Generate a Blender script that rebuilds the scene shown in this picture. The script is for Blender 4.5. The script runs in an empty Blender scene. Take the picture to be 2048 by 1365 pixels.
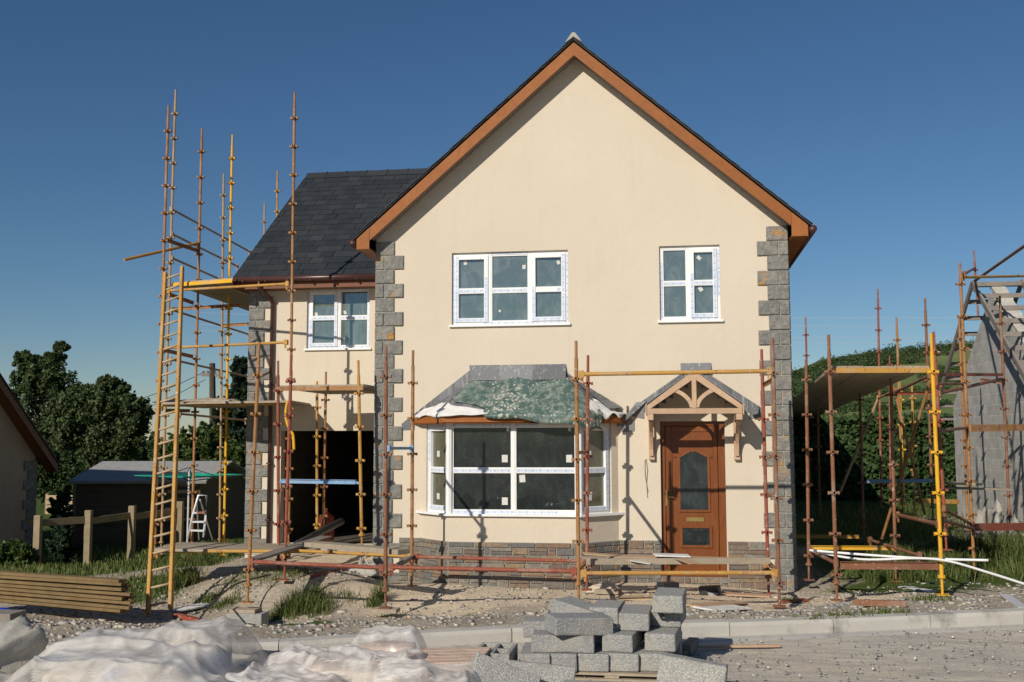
import bpy, bmesh, math, random
import numpy as np
from mathutils import Vector as V, Matrix, noise as mnoise
random.seed(7); RS = np.random.RandomState(11)
SC = bpy.context.scene
# ---------------------------------------------------------------- camera
F = 2100.0; CZ = 1.66
PI_, YA, RO = math.radians(5.27), math.radians(-8.54), math.radians(-0.139)
cp, sp, cy, sy = math.cos(PI_), math.sin(PI_), math.cos(YA), math.sin(YA)
FW = V((sy*cp, cy*cp, sp)); R0 = V((cy, -sy, 0)); U0 = R0.cross(FW)
RT = R0*math.cos(RO) + U0*math.sin(RO); UP = U0*math.cos(RO) - R0*math.sin(RO)
HF = V((sy, cy, 0))
cam = bpy.data.cameras.new('camera'); camo = bpy.data.objects.new('camera', cam); SC.collection.objects.link(camo)
camo.matrix_world = Matrix(((RT.x, UP.x, -FW.x, 0), (RT.y, UP.y, -FW.y, 0), (RT.z, UP.z, -FW.z, CZ), (0, 0, 0, 1)))
cam.sensor_width = 36; cam.lens = F/2048*36; cam.clip_end = 8000; cam.clip_start = 0.1
SC.camera = camo
SC.render.resolution_x, SC.render.resolution_y = 1024, 682
# ---------------------------------------------------------------- light
SUN = V((0.425, 1.0, -0.585)).normalized()          # travel direction of the light
el = math.asin(-SUN.z)
w = bpy.data.worlds.new('World'); SC.world = w; w.use_nodes = True
nt = w.node_tree; bg = nt.nodes['Background']
sk = nt.nodes.new('ShaderNodeTexSky'); sk.sky_type = 'NISHITA'; sk.sun_disc = False
sk.sun_elevation = el; sk.sun_rotation = math.atan2(-SUN.x, -SUN.y)
sk.air_density = 1.0; sk.dust_density = 0.0; sk.ozone_density = 5.0; sk.altitude = 100
hs = nt.nodes.new('ShaderNodeHueSaturation'); hs.inputs['Saturation'].default_value = 1.10; hs.inputs['Value'].default_value = .97; nt.links.new(sk.outputs[0], hs.inputs['Color']); nt.links.new(hs.outputs[0], bg.inputs[0]); bg.inputs[1].default_value = 0.062
sl = bpy.data.lights.new('sun', 'SUN'); sl.energy = 4.3; sl.angle = math.radians(0.55); sl.color = (1.0, 0.92, 0.81)
so = bpy.data.objects.new('sun', sl); SC.collection.objects.link(so)
so.rotation_euler = SUN.to_track_quat('-Z', 'Y').to_euler()
SC.view_settings.view_transform = 'Standard'; SC.view_settings.look = 'None'; SC.view_settings.exposure = 0; SC.view_settings.gamma = 1
# ---------------------------------------------------------------- picture point -> place helpers
C0 = V((0, 0, CZ))
def ray(px, py): return FW*F + RT*(px-1024) - UP*(py-682.5)
def PY(px, py, Y): d = ray(px, py); return C0 + d*(Y/d.y)
def PX(px, py, X): d = ray(px, py); return C0 + d*(X/d.x)
def PZ(px, py, z): d = ray(px, py); return C0 + d*((z-CZ)/d.z)
def PD(px, py, D): d = ray(px, py); return C0 + d*(D/d.dot(HF))
def zpx(X, Y, py):
    k = (682.5-py)/F; a = V((X, Y, 0)); z = (k*a.dot(FW)-a.dot(UP))/(UP.z-k*FW.z); return z+CZ
# ---------------------------------------------------------------- mesh builder
LOC = {}
class MB:
    def __init__(s): s.v = []; s.f = []; s.uv = []
    def face(s, pts, uv=None):
        n = len(s.v); s.v += [tuple(p) for p in pts]; s.f.append(tuple(range(n, n+len(pts))))
        s.uv.append(uv if uv else [(0, 0)]*len(pts))
    def sheet(s, pts, o=None, u=None, w=None):       # a face with uv in metres along u, w
        o = o or V(pts[0])
        s.face(pts, [((V(p)-o).dot(u), (V(p)-o).dot(w)) for p in pts])
    def box(s, o, a, b, c):
        o, a, b, c = V(o), V(a), V(b), V(c)
        if a.cross(b).dot(c) < 0: o = o+a; a = -a
        n = len(s.v)
        for k in range(8): s.v.append(tuple(o + a*(k & 1) + b*((k >> 1) & 1) + c*((k >> 2) & 1)))
        la, lb, lc = a.length, b.length, c.length
        for q, (m1, m2, l1, l2) in (((0, 2, 3, 1), (2, 1, lb, la)), ((4, 5, 7, 6), (1, 2, la, lb)), ((0, 1, 5, 4), (1, 4, la, lc)),
                         ((2, 6, 7, 3), (4, 1, lc, la)), ((0, 4, 6, 2), (4, 2, lc, lb)), ((1, 3, 7, 5), (2, 4, lb, lc))):
            s.f.append(tuple(n+i for i in q))
            uv = [((l1 if i & m1 else 0), (l2 if i & m2 else 0)) for i in q]
            if l2 > l1: uv = [(b_, a_) for a_, b_ in uv]
            s.uv.append(uv)
    def bx(s, x0, x1, y0, y1, z0, z1): s.box((x0, y0, z0), (x1-x0, 0, 0), (0, y1-y0, 0), (0, 0, z1-z0))
    def lb(s, fr, a0, a1, b0, b1, c0, c1):
        o, u, n = fr; z = V((0, 0, 1))
        s.box(o+u*a0+z*b0+n*c0, u*(a1-a0), z*(b1-b0), n*(c1-c0))
    def beam(s, p0, p1, wd, ht, up=V((0, 0, 1))):     # box along p0-p1, wd sideways, ht along up
        p0, p1 = V(p0), V(p1); d = (p1-p0); sd = d.cross(up).normalized(); u2 = sd.cross(d).normalized()
        s.box(p0-sd*wd/2-u2*ht/2, d, sd*wd, u2*ht)
    def prism(s, pts, vec):
        vec = V(vec); pts = [V(p) for p in pts]; n = len(pts)
        nn = (pts[1]-pts[0]).cross(pts[2]-pts[0])
        if nn.dot(vec) > 0: pts = pts[::-1]
        q = [p+vec for p in pts]
        u = (pts[1]-pts[0]).normalized(); ww = u.cross(nn.normalized())
        s.sheet(pts, pts[0], u, ww); s.sheet(q[::-1], q[0], u, ww)
        for i in range(n):
            j = (i+1) % n; s.face([pts[j], pts[i], q[i], q[j]], [(0, 0), ((pts[i]-pts[j]).length, 0), ((pts[i]-pts[j]).length, vec.length), (0, vec.length)])
    def tube(s, p0, p1, r, r1=None, n=10, cap=True):
        p0, p1 = V(p0), V(p1); r1 = r if r1 is None else r1; d = (p1-p0).normalized()
        a = d.orthogonal().normalized(); b = d.cross(a); k = len(s.v); L = (p1-p0).length
        for p, rr in ((p0, r), (p1, r1)):
            for i in range(n): t = 2*math.pi*i/n; s.v.append(tuple(p+(a*math.cos(t)+b*math.sin(t))*rr))
        for i in range(n):
            j = (i+1) % n; s.f.append((k+i, k+j, k+n+j, k+n+i)); s.uv.append([(0, i/n), (0, (i+1)/n), (L, (i+1)/n), (L, i/n)])
        if cap:
            s.f.append(tuple(k+i for i in range(n))[::-1]); s.uv.append([(0, 0)]*n)
            s.f.append(tuple(k+n+i for i in range(n))); s.uv.append([(0, 0)]*n)
    def path(s, pts, r, n=8):
        pts = [V(p) for p in pts]; k = len(s.v)
        for i, p in enumerate(pts):
            d = (pts[min(i+1, len(pts)-1)]-pts[max(i-1, 0)]).normalized(); a = d.cross(V((0.01, 0.02, 1))).normalized(); b = d.cross(a)
            for q in range(n): t = 2*math.pi*q/n; s.v.append(tuple(p+(a*math.cos(t)+b*math.sin(t))*r))
        for i in range(len(pts)-1):
            for q in range(n):
                w_ = (q+1) % n; s.f.append((k+i*n+q, k+i*n+w_, k+(i+1)*n+w_, k+(i+1)*n+q)); s.uv.append([(0, 0)]*4)
        s.f.append(tuple(k+i for i in range(n))[::-1]); s.uv.append([(0, 0)]*n)
        s.f.append(tuple(k+(len(pts)-1)*n+i for i in range(n))); s.uv.append([(0, 0)]*n)
    def build(s, name, mat, parent=None, smooth=False, bevel=0, seg=2):
        off = LOC.get(parent.name, V((0, 0, 0))) if parent else V((0, 0, 0))
        m = bpy.data.meshes.new(name)
        vv = [(x-off.x, y-off.y, z-off.z) for x, y, z in s.v]
        m.from_pydata(vv, [], s.f)
        ul = m.uv_layers.new(name='UVMap')
        flat = [c for f in s.uv for p in f for c in p]
        if len(flat) == 2*len(m.loops): ul.data.foreach_set('uv', flat)
        if smooth: m.polygons.foreach_set('use_smooth', [True]*len(m.polygons))
        m.materials.append(mat); o = bpy.data.objects.new(name, m); SC.collection.objects.link(o)
        if parent: o.parent = parent
        LOC[o.name] = off
        if bevel:
            b = o.modifiers.new('bevel', 'BEVEL'); b.width = bevel; b.segments = seg; b.limit_method = 'ANGLE'; b.angle_limit = 0.6
        return o
def npmesh(name, verts, faces, mat, parent=None, smooth=False, uv=None):
    m = bpy.data.meshes.new(name); verts = np.asarray(verts, float); faces = np.asarray(faces, np.int32)
    off = LOC.get(parent.name, V((0, 0, 0))) if parent else V((0, 0, 0)); verts = verts-np.array(off)
    k = faces.shape[1]
    m.vertices.add(len(verts)); m.vertices.foreach_set('co', verts.ravel())
    m.loops.add(faces.size); m.loops.foreach_set('vertex_index', faces.ravel())
    m.polygons.add(len(faces)); m.polygons.foreach_set('loop_start', np.arange(0, faces.size, k, dtype=np.int32))
    if smooth: m.polygons.foreach_set('use_smooth', np.ones(len(faces), bool))
    if uv is not None: ul = m.uv_layers.new(name='UVMap'); ul.data.foreach_set('uv', np.asarray(uv, float)[faces.ravel()].ravel())
    m.update(calc_edges=True); m.validate()
    m.materials.append(mat); o = bpy.data.objects.new(name, m); SC.collection.objects.link(o)
    if parent: o.parent = parent
    LOC[o.name] = off
    return o
def tag(o, label=None, cat=None, group=None, kind=None):
    if label: o['label'] = label
    if cat: o['category'] = cat
    if group: o['group'] = group
    if kind: o['kind'] = kind
    return o
def empty(name, loc, label=None, cat=None, group=None):
    o = bpy.data.objects.new(name, None); SC.collection.objects.link(o); o.location = loc; o.empty_display_size = .2
    LOC[o.name] = V(loc); return tag(o, label, cat, group)
def struct(o): o['kind'] = 'structure'; return o
# ---------------------------------------------------------------- materials
class NT:
    def __init__(s, name):
        s.m = bpy.data.materials.new(name); s.m.use_nodes = True; s.t = s.m.node_tree
        s.b = s.t.nodes['Principled BSDF']; s.out = s.t.nodes['Material Output']
    def n(s, typ, **kw):
        x = s.t.nodes.new('ShaderNode'+typ)
        for k, v in kw.items():
            if isinstance(k, str) and hasattr(x, k): setattr(x, k, v)
        return x
    def l(s, a, b): s.t.links.new(a, b)
    def coord(s, kind='Object', scale=None):
        tc = s.n('TexCoord'); o = tc.outputs[kind]
        if scale:
            mp = s.n('Mapping'); mp.inputs['Scale'].default_value = scale; s.l(o, mp.inputs[0]); o = mp.outputs[0]
        return o
    def noise(s, co, scale, detail=4, rough=.55, dist=0):
        x = s.n('TexNoise'); x.inputs['Scale'].default_value = scale; x.inputs['Detail'].default_value = detail
        x.inputs['Roughness'].default_value = rough; x.inputs['Distortion'].default_value = dist; s.l(co, x.inputs['Vector']); return x.outputs['Fac']
    def vor(s, co, scale, feat='F1', out='Distance'):
        x = s.n('TexVoronoi'); x.feature = feat; x.inputs['Scale'].default_value = scale; s.l(co, x.inputs['Vector']); return x.outputs[out]
    def ramp(s, fac, stops, const=False):
        x = s.n('ValToRGB'); e = x.color_ramp.elements
        if const: x.color_ramp.interpolation = 'CONSTANT'
        while len(e) < len(stops): e.new(0.5)
        for i, (p, c) in enumerate(stops): e[i].position = p; e[i].color = (*c, 1) if len(c) == 3 else c
        s.l(fac, x.inputs[0]); return x.outputs[0]
    def bw(s, fac, a, b): return s.ramp(fac, [(a, (0, 0, 0)), (b, (1, 1, 1))])
    def mix(s, fac, a, b, mode='MIX'):
        x = s.n('Mix'); x.data_type = 'RGBA'; x.blend_type = mode; x.clamp_result = False
        for sock, val in ((x.inputs[0], fac), (x.inputs[6], a), (x.inputs[7], b)):
            if isinstance(val, (int, float)): sock.default_value = val
            elif isinstance(val, tuple): sock.default_value = (*val, 1) if len(val) == 3 else val
            else: s.l(val, sock)
        return x.outputs[2]
    def math(s, op, a, b=None, c=None):
        x = s.n('Math'); x.operation = op
        for i, val in enumerate((a, b, c)):
            if val is None: continue
            if isinstance(val, (int, float)): x.inputs[i].default_value = val
            else: s.l(val, x.inputs[i])
        return x.outputs[0]
    def island(s): return s.n('NewGeometry').outputs['Random Per Island']
    def bump(s, h, dist=.01, strength=1, prev=None):
        x = s.n('Bump'); x.inputs['Distance'].default_value = dist; x.inputs['Strength'].default_value = strength
        s.l(h, x.inputs['Height'])
        if prev: s.l(prev, x.inputs['Normal'])
        s.l(x.outputs[0], s.b.inputs['Normal']); return x.outputs[0]
    def base(s, c):
        if isinstance(c, tuple): s.b.inputs['Base Color'].default_value = (*c, 1)
        else: s.l(c, s.b.inputs['Base Color'])
    def set(s, rough=.8, metal=0, spec=.4, **k):
        s.b.inputs['Roughness'].default_value = rough; s.b.inputs['Metallic'].default_value = metal; s.b.inputs['Specular IOR Level'].default_value = spec
        return s.m
def simple(name, c1, c2=None, scale=6, rough=.7, bump=.0, bs=40, metal=0, spec=.3, detail=5, stretch=None):
    N = NT(name); co = N.coord('Object', stretch)
    N.base(N.ramp(N.noise(co, scale, detail), [(.3, c1), (.72, c2 or c1)]))
    if bump: N.bump(N.noise(co, bs, 4), bump, .9)
    return N.set(rough, metal, spec)
def m_render():
    N = NT('cream_render'); co = N.coord()
    c = N.ramp(N.noise(co, .55, 6, .6), [(.3, (.615, .54, .425)), (.7, (.675, .60, .48))])
    c = N.mix(N.bw(N.noise(co, 95, 3, .7), .42, .75), c, (.54, .46, .35)); N.base(c)
    c = N.mix(N.math('MULTIPLY', N.bw(N.noise(co, 1.9, 7, .7, .8), .5, .68), .18), c, (.56, .485, .375)); c = N.mix(N.math('MULTIPLY', N.bw(N.noise(co, 5.5, 5, .7, .5), .62, .72), .25), c, (.70, .63, .52)); st = N.noise(N.coord('Object', (2.6, 2.6, .22)), 2.6, 6); c2 = N.mix(N.math('MULTIPLY', N.bw(st, .55, .8), .22), c, (.50, .42, .32)); N.base(c2)
    b = N.bump(N.noise(co, 70, 4, .7), .006, .75); N.bump(N.noise(co, 9, 3), .012, .4, b); return N.set(.93, 0, .15)
def m_quoin():
    N = NT('grey_split_stone'); co = N.coord(); i = N.island()
    c = N.ramp(i, [(0, (.215, .205, .18)), (.35, (.29, .275, .24)), (.7, (.25, .24, .212)), (1, (.34, .32, .28))])
    c = N.mix(N.bw(N.noise(co, 13, 6, .6), .35, .75), c, (.15, .155, .15))
    spot = N.math('MULTIPLY', N.bw(N.noise(co, 5, 3), .56, .64), N.bw(i, .72, .8)); c = N.mix(spot, c, (.42, .24, .09))
    N.base(c); b = N.bump(N.noise(co, 14, 5, .6, 1.2), .05, .8); N.bump(N.noise(co, 90, 3), .004, .6, b); return N.set(.9, 0, .2)
def m_plinth():
    N = NT('mixed_rubble_stone'); co = N.coord(); i = N.island()
    c = N.ramp(i, [(0, (.21, .195, .165)), (.15, (.25, .155, .10)), (.27, (.175, .17, .15)), (.45, (.26, .24, .195)), (.56, (.31, .205, .115)), (.68, (.19, .13, .10)), (.8, (.15, .155, .155)), (.9, (.235, .21, .165)), (1, (.25, .235, .195))])
    c = N.mix(N.bw(N.noise(co, 18, 6, .65), .4, .75), c, (.13, .115, .10))
    N.base(c); N.bump(N.noise(co, 26, 5, .65), .02, .9); return N.set(.85, 0, .25)
def m_slate():
    N = NT('blue_black_slate'); co = N.coord(); i = N.island()
    c = N.ramp(i, [(0, (.026, .030, .033)), (.5, (.029, .033, .037)), (.93, (.033, .038, .042)), (1, (.041, .047, .051))])
    c = N.mix(N.bw(N.noise(co, 9, 5), .4, .8), c, (.027, .030, .034)); N.base(c); N.bump(N.noise(co, 45, 4), .004, .6)
    r = N.ramp(i, [(0, (.5, .5, .5)), (1, (.75, .75, .75))]); m = N.set(.6, 0, .35); N.l(r, N.b.inputs['Roughness']); return m
def m_paint(name, c1, c2, rust, amt=.55, splat=True):
    N = NT(name); co = N.coord(); n1 = N.noise(co, 7, 7, .68); n2 = N.noise(co, 38, 5, .7)
    c = N.mix(N.bw(n1, .35, .7), c1, c2); bd = N.noise(N.coord('Object', (.7, .7, 1)), 1.4, 3, .6); c = N.mix(N.math('MULTIPLY', N.bw(bd, .5, .6), .55), c, tuple(x*.5+y*.5 for x, y in zip(c1, rust)))
    c = N.mix(N.math('MULTIPLY', N.bw(N.noise(co, 2.3, 4, .6), .54, .64), .3), c, (.42, .36, .28))
    c = N.mix(N.bw(N.math('ADD', N.math('MULTIPLY', n1, .6), N.math('MULTIPLY', n2, .4)), amt-.03, amt+.05), c, rust)
    if splat: c = N.mix(N.bw(N.noise(co, 21, 5, .75, .6), .62, .66), c, (.52, .47, .40))
    N.base(c); N.bump(n2, .003, .6); return N.set(.62, 0, .35)
def m_wood(name, c1, c2, ax=(1, 1, 1), rough=.75, sc=3.2, bumpd=.003):
    N = NT(name); co = N.coord('Object', ax); n1 = N.noise(co, sc, 8, .62, 1.5); i = N.island()
    c = N.ramp(n1, [(.28, c1), (.7, c2)]); c = N.mix(N.math('MULTIPLY', i, .35), c, tuple(x*.62 for x in c1))
    N.base(c); N.bump(n1, bumpd, .8); return N.set(rough, 0, .3)
def m_film():
    N = NT('blue_printed_film'); uv = N.coord('UV'); sx = N.n('SeparateXYZ'); N.l(uv, sx.inputs[0])
    u = N.math('FRACT', N.math('DIVIDE', sx.outputs[0], .105)); v = sx.outputs[1]
    du = N.math('DIVIDE', N.math('SUBTRACT', u, .3), .20); dv = N.math('DIVIDE', N.math('SUBTRACT', v, .024), .0125)
    d = N.math('SQRT', N.math('ADD', N.math('MULTIPLY', du, du), N.math('MULTIPLY', dv, dv)))
    ring = N.math('MULTIPLY', N.math('GREATER_THAN', d, .45), N.math('LESS_THAN', d, 1.05))
    bar = N.math('MULTIPLY', N.math('LESS_THAN', N.math('ABSOLUTE', N.math('SUBTRACT', u, .78)), .12), N.math('LESS_THAN', N.math('ABSOLUTE', N.math('SUBTRACT', v, .024)), .0045))
    mk = N.math('MAXIMUM', ring, bar); co = N.coord()
    bc = N.ramp(N.noise(co, 5, 4), [(.35, (.56, .63, .73)), (.65, (.69, .73, .78))])
    c = N.mix(N.math('MULTIPLY', mk, .6), bc, (.20, .25, .50)); N.base(c); N.bump(N.noise(co, 30, 3), .003, .5); return N.set(.4, 0, .4)
def m_glass(name, base, refl, rough=.03, dirt=.25, dirtc=(.30, .33, .31)):
    N = NT(name); co = N.coord(); d = N.noise(N.coord('Object', (1, 1, .6)), 5.5, 7, .72, .8)
    c = N.mix(N.math('MULTIPLY', N.bw(d, .45, .8), dirt), base, dirtc)
    sp_ = N.vor(co, 42); c = N.mix(N.math('MULTIPLY', N.math('MULTIPLY', N.math('LESS_THAN', sp_, .11), N.bw(N.noise(co, 4, 3), .48, .6)), dirt*2.0), c, (.5, .5, .46))
    N.base(c); m = N.set(.5, 0, .1)
    g = N.n('BsdfGlossy'); g.inputs['Roughness'].default_value = rough; g.inputs['Color'].default_value = (.86, .95, .97, 1)
    b = N.n('Bump'); b.inputs['Distance'].default_value = .004; b.inputs['Strength'].default_value = .12; N.l(N.noise(co, 2.2, 2), b.inputs['Height']); N.l(b.outputs[0], g.inputs['Normal'])
    mx = N.n('MixShader'); fr = N.n('Fresnel'); fr.inputs[0].default_value = 1.5
    N.l(N.math('ADD', N.math('MULTIPLY', fr.outputs[0], 1.0), refl), mx.inputs[0]); N.l(N.b.outputs[0], mx.inputs[1]); N.l(g.outputs[0], mx.inputs[2]); N.l(mx.outputs[0], N.out.inputs[0])
    return m
def m_leaf(name, c1, c2, c3):
    N = NT(name); i = N.island(); c = N.ramp(i, [(0, c1), (.6, c2), (1, c3)]); N.base(c); m = N.set(.6, 0, .28)
    tr = N.n('BsdfTranslucent'); N.l(c, tr.inputs[0]); mx = N.n('MixShader'); mx.inputs[0].default_value = .22
    N.l(N.b.outputs[0], mx.inputs[1]); N.l(tr.outputs[0], mx.inputs[2]); N.l(mx.outputs[0], N.out.inputs[0]); return m
def m_block(name, c1, c2, c3):                      # bare concrete block, speckled aggregate
    N = NT(name); co = N.coord(); oi = N.n('ObjectInfo')
    sp_ = N.vor(co, 190, out='Color'); sx = N.n('SeparateColor'); N.l(sp_, sx.inputs[0])
    c = N.ramp(sx.outputs[0], [(0, c1), (.5, c2), (.85, c3), (1, tuple(min(1, x*1.35) for x in c3))])
    c = N.mix(N.math('MULTIPLY', N.bw(N.noise(co, 4, 4), .4, .7), .4), c, c2)
    c = N.mix(N.math('MULTIPLY', N.bw(N.noise(co, 2.5, 5, .65), .5, .7), .55), c, (.50, .45, .36)); c = N.mix(N.math('MULTIPLY', N.bw(N.noise(co, 8, 5, .7), .56, .7), .5), c, (.17, .17, .165))
    c = N.mix(1, c, N.ramp(oi.outputs['Random'], [(0, (.86, .86, .88)), (1, (1.1, 1.08, 1.04))]), 'MULTIPLY')
    N.base(c); b = N.bump(N.vor(co, 150), .004, .9); N.bump(N.noise(co, 30, 4), .006, .6, b); return N.set(.95, 0, .15)
def m_brickuv(name, c1, c2, mort, bw_, bh, mt=.012, sheet=None):
    N = NT(name); uv = N.coord('UV'); b = N.n('TexBrick'); b.offset = .5; b.inputs['Scale'].default_value = 1
    b.inputs['Brick Width'].default_value = bw_; b.inputs['Row Height'].default_value = bh; b.inputs['Mortar Size'].default_value = mt
    b.inputs['Mortar Smooth'].default_value = .15; b.inputs['Color1'].default_value = (*c1, 1); b.inputs['Color2'].default_value = (*c2, 1); b.inputs['Mortar'].default_value = (*mort, 1)
    N.l(uv, b.inputs['Vector']); co = N.coord()
    c = N.mix(N.bw(N.noise(co, 3, 6, .7), .35, .8), b.outputs[0], tuple(x*.72 for x in c1)); N.base(c)
    bb = N.bump(N.math('MULTIPLY', b.outputs['Fac'], -1), .006, .8); N.bump(N.noise(co, 45, 4), .005, .6, bb); return N.set(.93, 0, .15)
def m_ground():
    N = NT('building_site_ground'); co = N.coord(); at = N.n('Attribute'); at.attribute_name = 'cover'; sc = N.n('SeparateColor'); N.l(at.outputs['Color'], sc.inputs[0])
    n1 = N.noise(co, .9, 7, .65); n2 = N.noise(co, 14, 6, .7); n3 = N.noise(co, 60, 4, .7)
    c = N.ramp(n1, [(.3, (.43, .365, .27)), (.5, (.56, .48, .36)), (.7, (.46, .41, .335))])
    c = N.mix(N.bw(n2, .4, .68), c, (.33, .285, .225)); c = N.mix(N.math('MULTIPLY', N.bw(N.noise(co, 2.1, 6, .7, .6), .50, .62), .6), c, (.30, .25, .19)); c = N.mix(N.bw(n3, .5, .7), c, (.66, .58, .46))
    sand = N.mix(N.bw(n2, .4, .75), (.74, .62, .45), (.60, .50, .37)); c = N.mix(N.bw(N.math('ADD', sc.outputs[1], N.math('MULTIPLY', n2, .5)), .5, .72), c, sand)
    gr = N.mix(N.bw(n2, .35, .7), (.065, .10, .022), (.11, .15, .04)); c = N.mix(N.bw(N.math('ADD', sc.outputs[0], N.math('MULTIPLY', n2, .6)), .62, .85), c, gr)
    N.base(c); b = N.bump(n2, .05, .8); N.bump(n3, .012, .9, b); return N.set(.96, 0, .1)
def m_road():
    N = NT('dusty_gravel_road'); co = N.coord(); n1 = N.noise(co, .7, 7, .62); n2 = N.noise(N.coord('Object', (.5, 1.9, 1)), 5, 7, .72, .4); n3 = N.noise(co, 90, 4, .8)
    c = N.ramp(n1, [(.34, (.56, .515, .435)), (.52, (.68, .60, .48)), (.68, (.74, .63, .48))])
    c = N.mix(N.bw(n2, .42, .7), c, (.43, .40, .345)); c = N.mix(N.math('MULTIPLY', N.bw(N.noise(N.coord('Object', (.35, 1.6, 1)), 1.3, 5, .6), .5, .62), .5), c, (.40, .365, .31)); c = N.mix(N.bw(n3, .56, .7), c, (.68, .62, .51)); c = N.mix(N.bw(N.vor(co, 38), .06, .13), (.26, .26, .26), c)
    N.base(c); b = N.bump(n2, .03, .7); N.bump(n3, .008, .9, b); return N.set(.97, 0, .1)
def m_kerb():
    N = NT('pale_kerb_concrete'); co = N.coord(); n1 = N.noise(co, 3.2, 5, .6)
    c = N.ramp(N.noise(co, 1.3, 5), [(.3, (.40, .385, .35)), (.7, (.52, .495, .44))]); c = N.mix(N.math('MULTIPLY', N.bw(n1, .52, .66), .7), c, (.19, .18, .165)); c = N.mix(N.math('MULTIPLY', N.bw(N.noise(co, 7, 6, .7), .5, .7), .4), c, (.42, .37, .29))
    c = N.mix(N.bw(N.noise(co, 80, 3), .55, .7), c, (.5, .48, .43)); N.base(c); N.bump(N.noise(co, 50, 4), .003, .7); return N.set(.93, 0, .15)
def m_lead():
    N = NT('streaked_lead'); co = N.coord(); st = N.noise(N.coord('Object', (9, 9, .8)), 3, 6, .65); i = N.island()
    c = N.ramp(i, [(0, (.10, .105, .112)), (1, (.19, .195, .20))]); c = N.mix(N.math('MULTIPLY', N.bw(st, .55, .72), .7), c, (.5, .49, .47)); N.base(c)
    N.bump(N.noise(co, 12, 4), .01, .6); return N.set(.6, .1, .4)
def m_tarp():
    N = NT('green_roofing_sheet'); co = N.coord(); n1 = N.noise(co, 2.6, 6, .65)
    c = N.ramp(n1, [(.35, (.04, .085, .075)), (.65, (.075, .13, .112))])
    big = N.bw(N.noise(N.coord('Object', (1, 1, 1)), 1.5, 3), .44, .64)
    d = N.math('LESS_THAN', N.vor(N.coord('Object', (1.3, 1.3, .8)), 15), N.math('ADD', .10, N.math('MULTIPLY', big, .27)))
    c = N.mix(N.math('MULTIPLY', d, .8), c, (.50, .49, .42)); c = N.mix(N.math('MULTIPLY', N.bw(N.noise(co, 9, 7, .75), .46, .62), .6), c, (.36, .38, .33)); N.base(c)
    N.bump(N.noise(co, 5, 5), .03, .6); return N.set(.5, 0, .4)
def m_plastic(name, alpha=.35, tint=(.78, .76, .72), steep=.2):
    """dusty polythene: cloudy where dust has settled on the flat top, clearer on the steep sides"""
    N = NT(name); co = N.coord(); n = N.noise(co, 3.5, 6, .6, 1.2)
    N.base(N.mix(N.bw(n, .3, .7), tint, tuple(x*.88 for x in tint))); b = N.bump(N.noise(N.coord('Object', (1, 1, .5)), 5, 5, .6, 2.5), .010, .5); N.bump(N.noise(N.coord('Object', (1, .35, .5)), 26, 4), .004, .5, b); m = N.set(.22, 0, .5)
    tl = N.n('BsdfTranslucent'); tl.inputs[0].default_value = (*tint, 1); m1 = N.n('MixShader'); m1.inputs[0].default_value = .10; N.l(N.b.outputs[0], m1.inputs[1]); N.l(tl.outputs[0], m1.inputs[2])
    g = N.n('NewGeometry'); sx = N.n('SeparateXYZ'); N.l(g.outputs['True Normal'], sx.inputs[0]); up = N.bw(N.math('ABSOLUTE', sx.outputs[2]), .45, .95)
    dust = N.math('ADD', N.math('MULTIPLY', up, 1-steep), steep); op = N.math('MULTIPLY', dust, N.math('SUBTRACT', 1.0, N.math('MULTIPLY', N.bw(n, .35, .65), alpha)))
    tr = N.n('BsdfTransparent'); tr.inputs[0].default_value = (.97, .97, .98, 1); gl = N.n('BsdfGlossy'); gl.inputs['Roughness'].default_value = .12; m0 = N.n('MixShader'); m0.inputs[0].default_value = .09; N.l(tr.outputs[0], m0.inputs[1]); N.l(gl.outputs[0], m0.inputs[2])
    mx = N.n('MixShader'); N.l(op, mx.inputs[0]); N.l(m0.outputs[0], mx.inputs[1]); N.l(m1.outputs[0], mx.inputs[2]); N.l(mx.outputs[0], N.out.inputs[0]); return m
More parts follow.
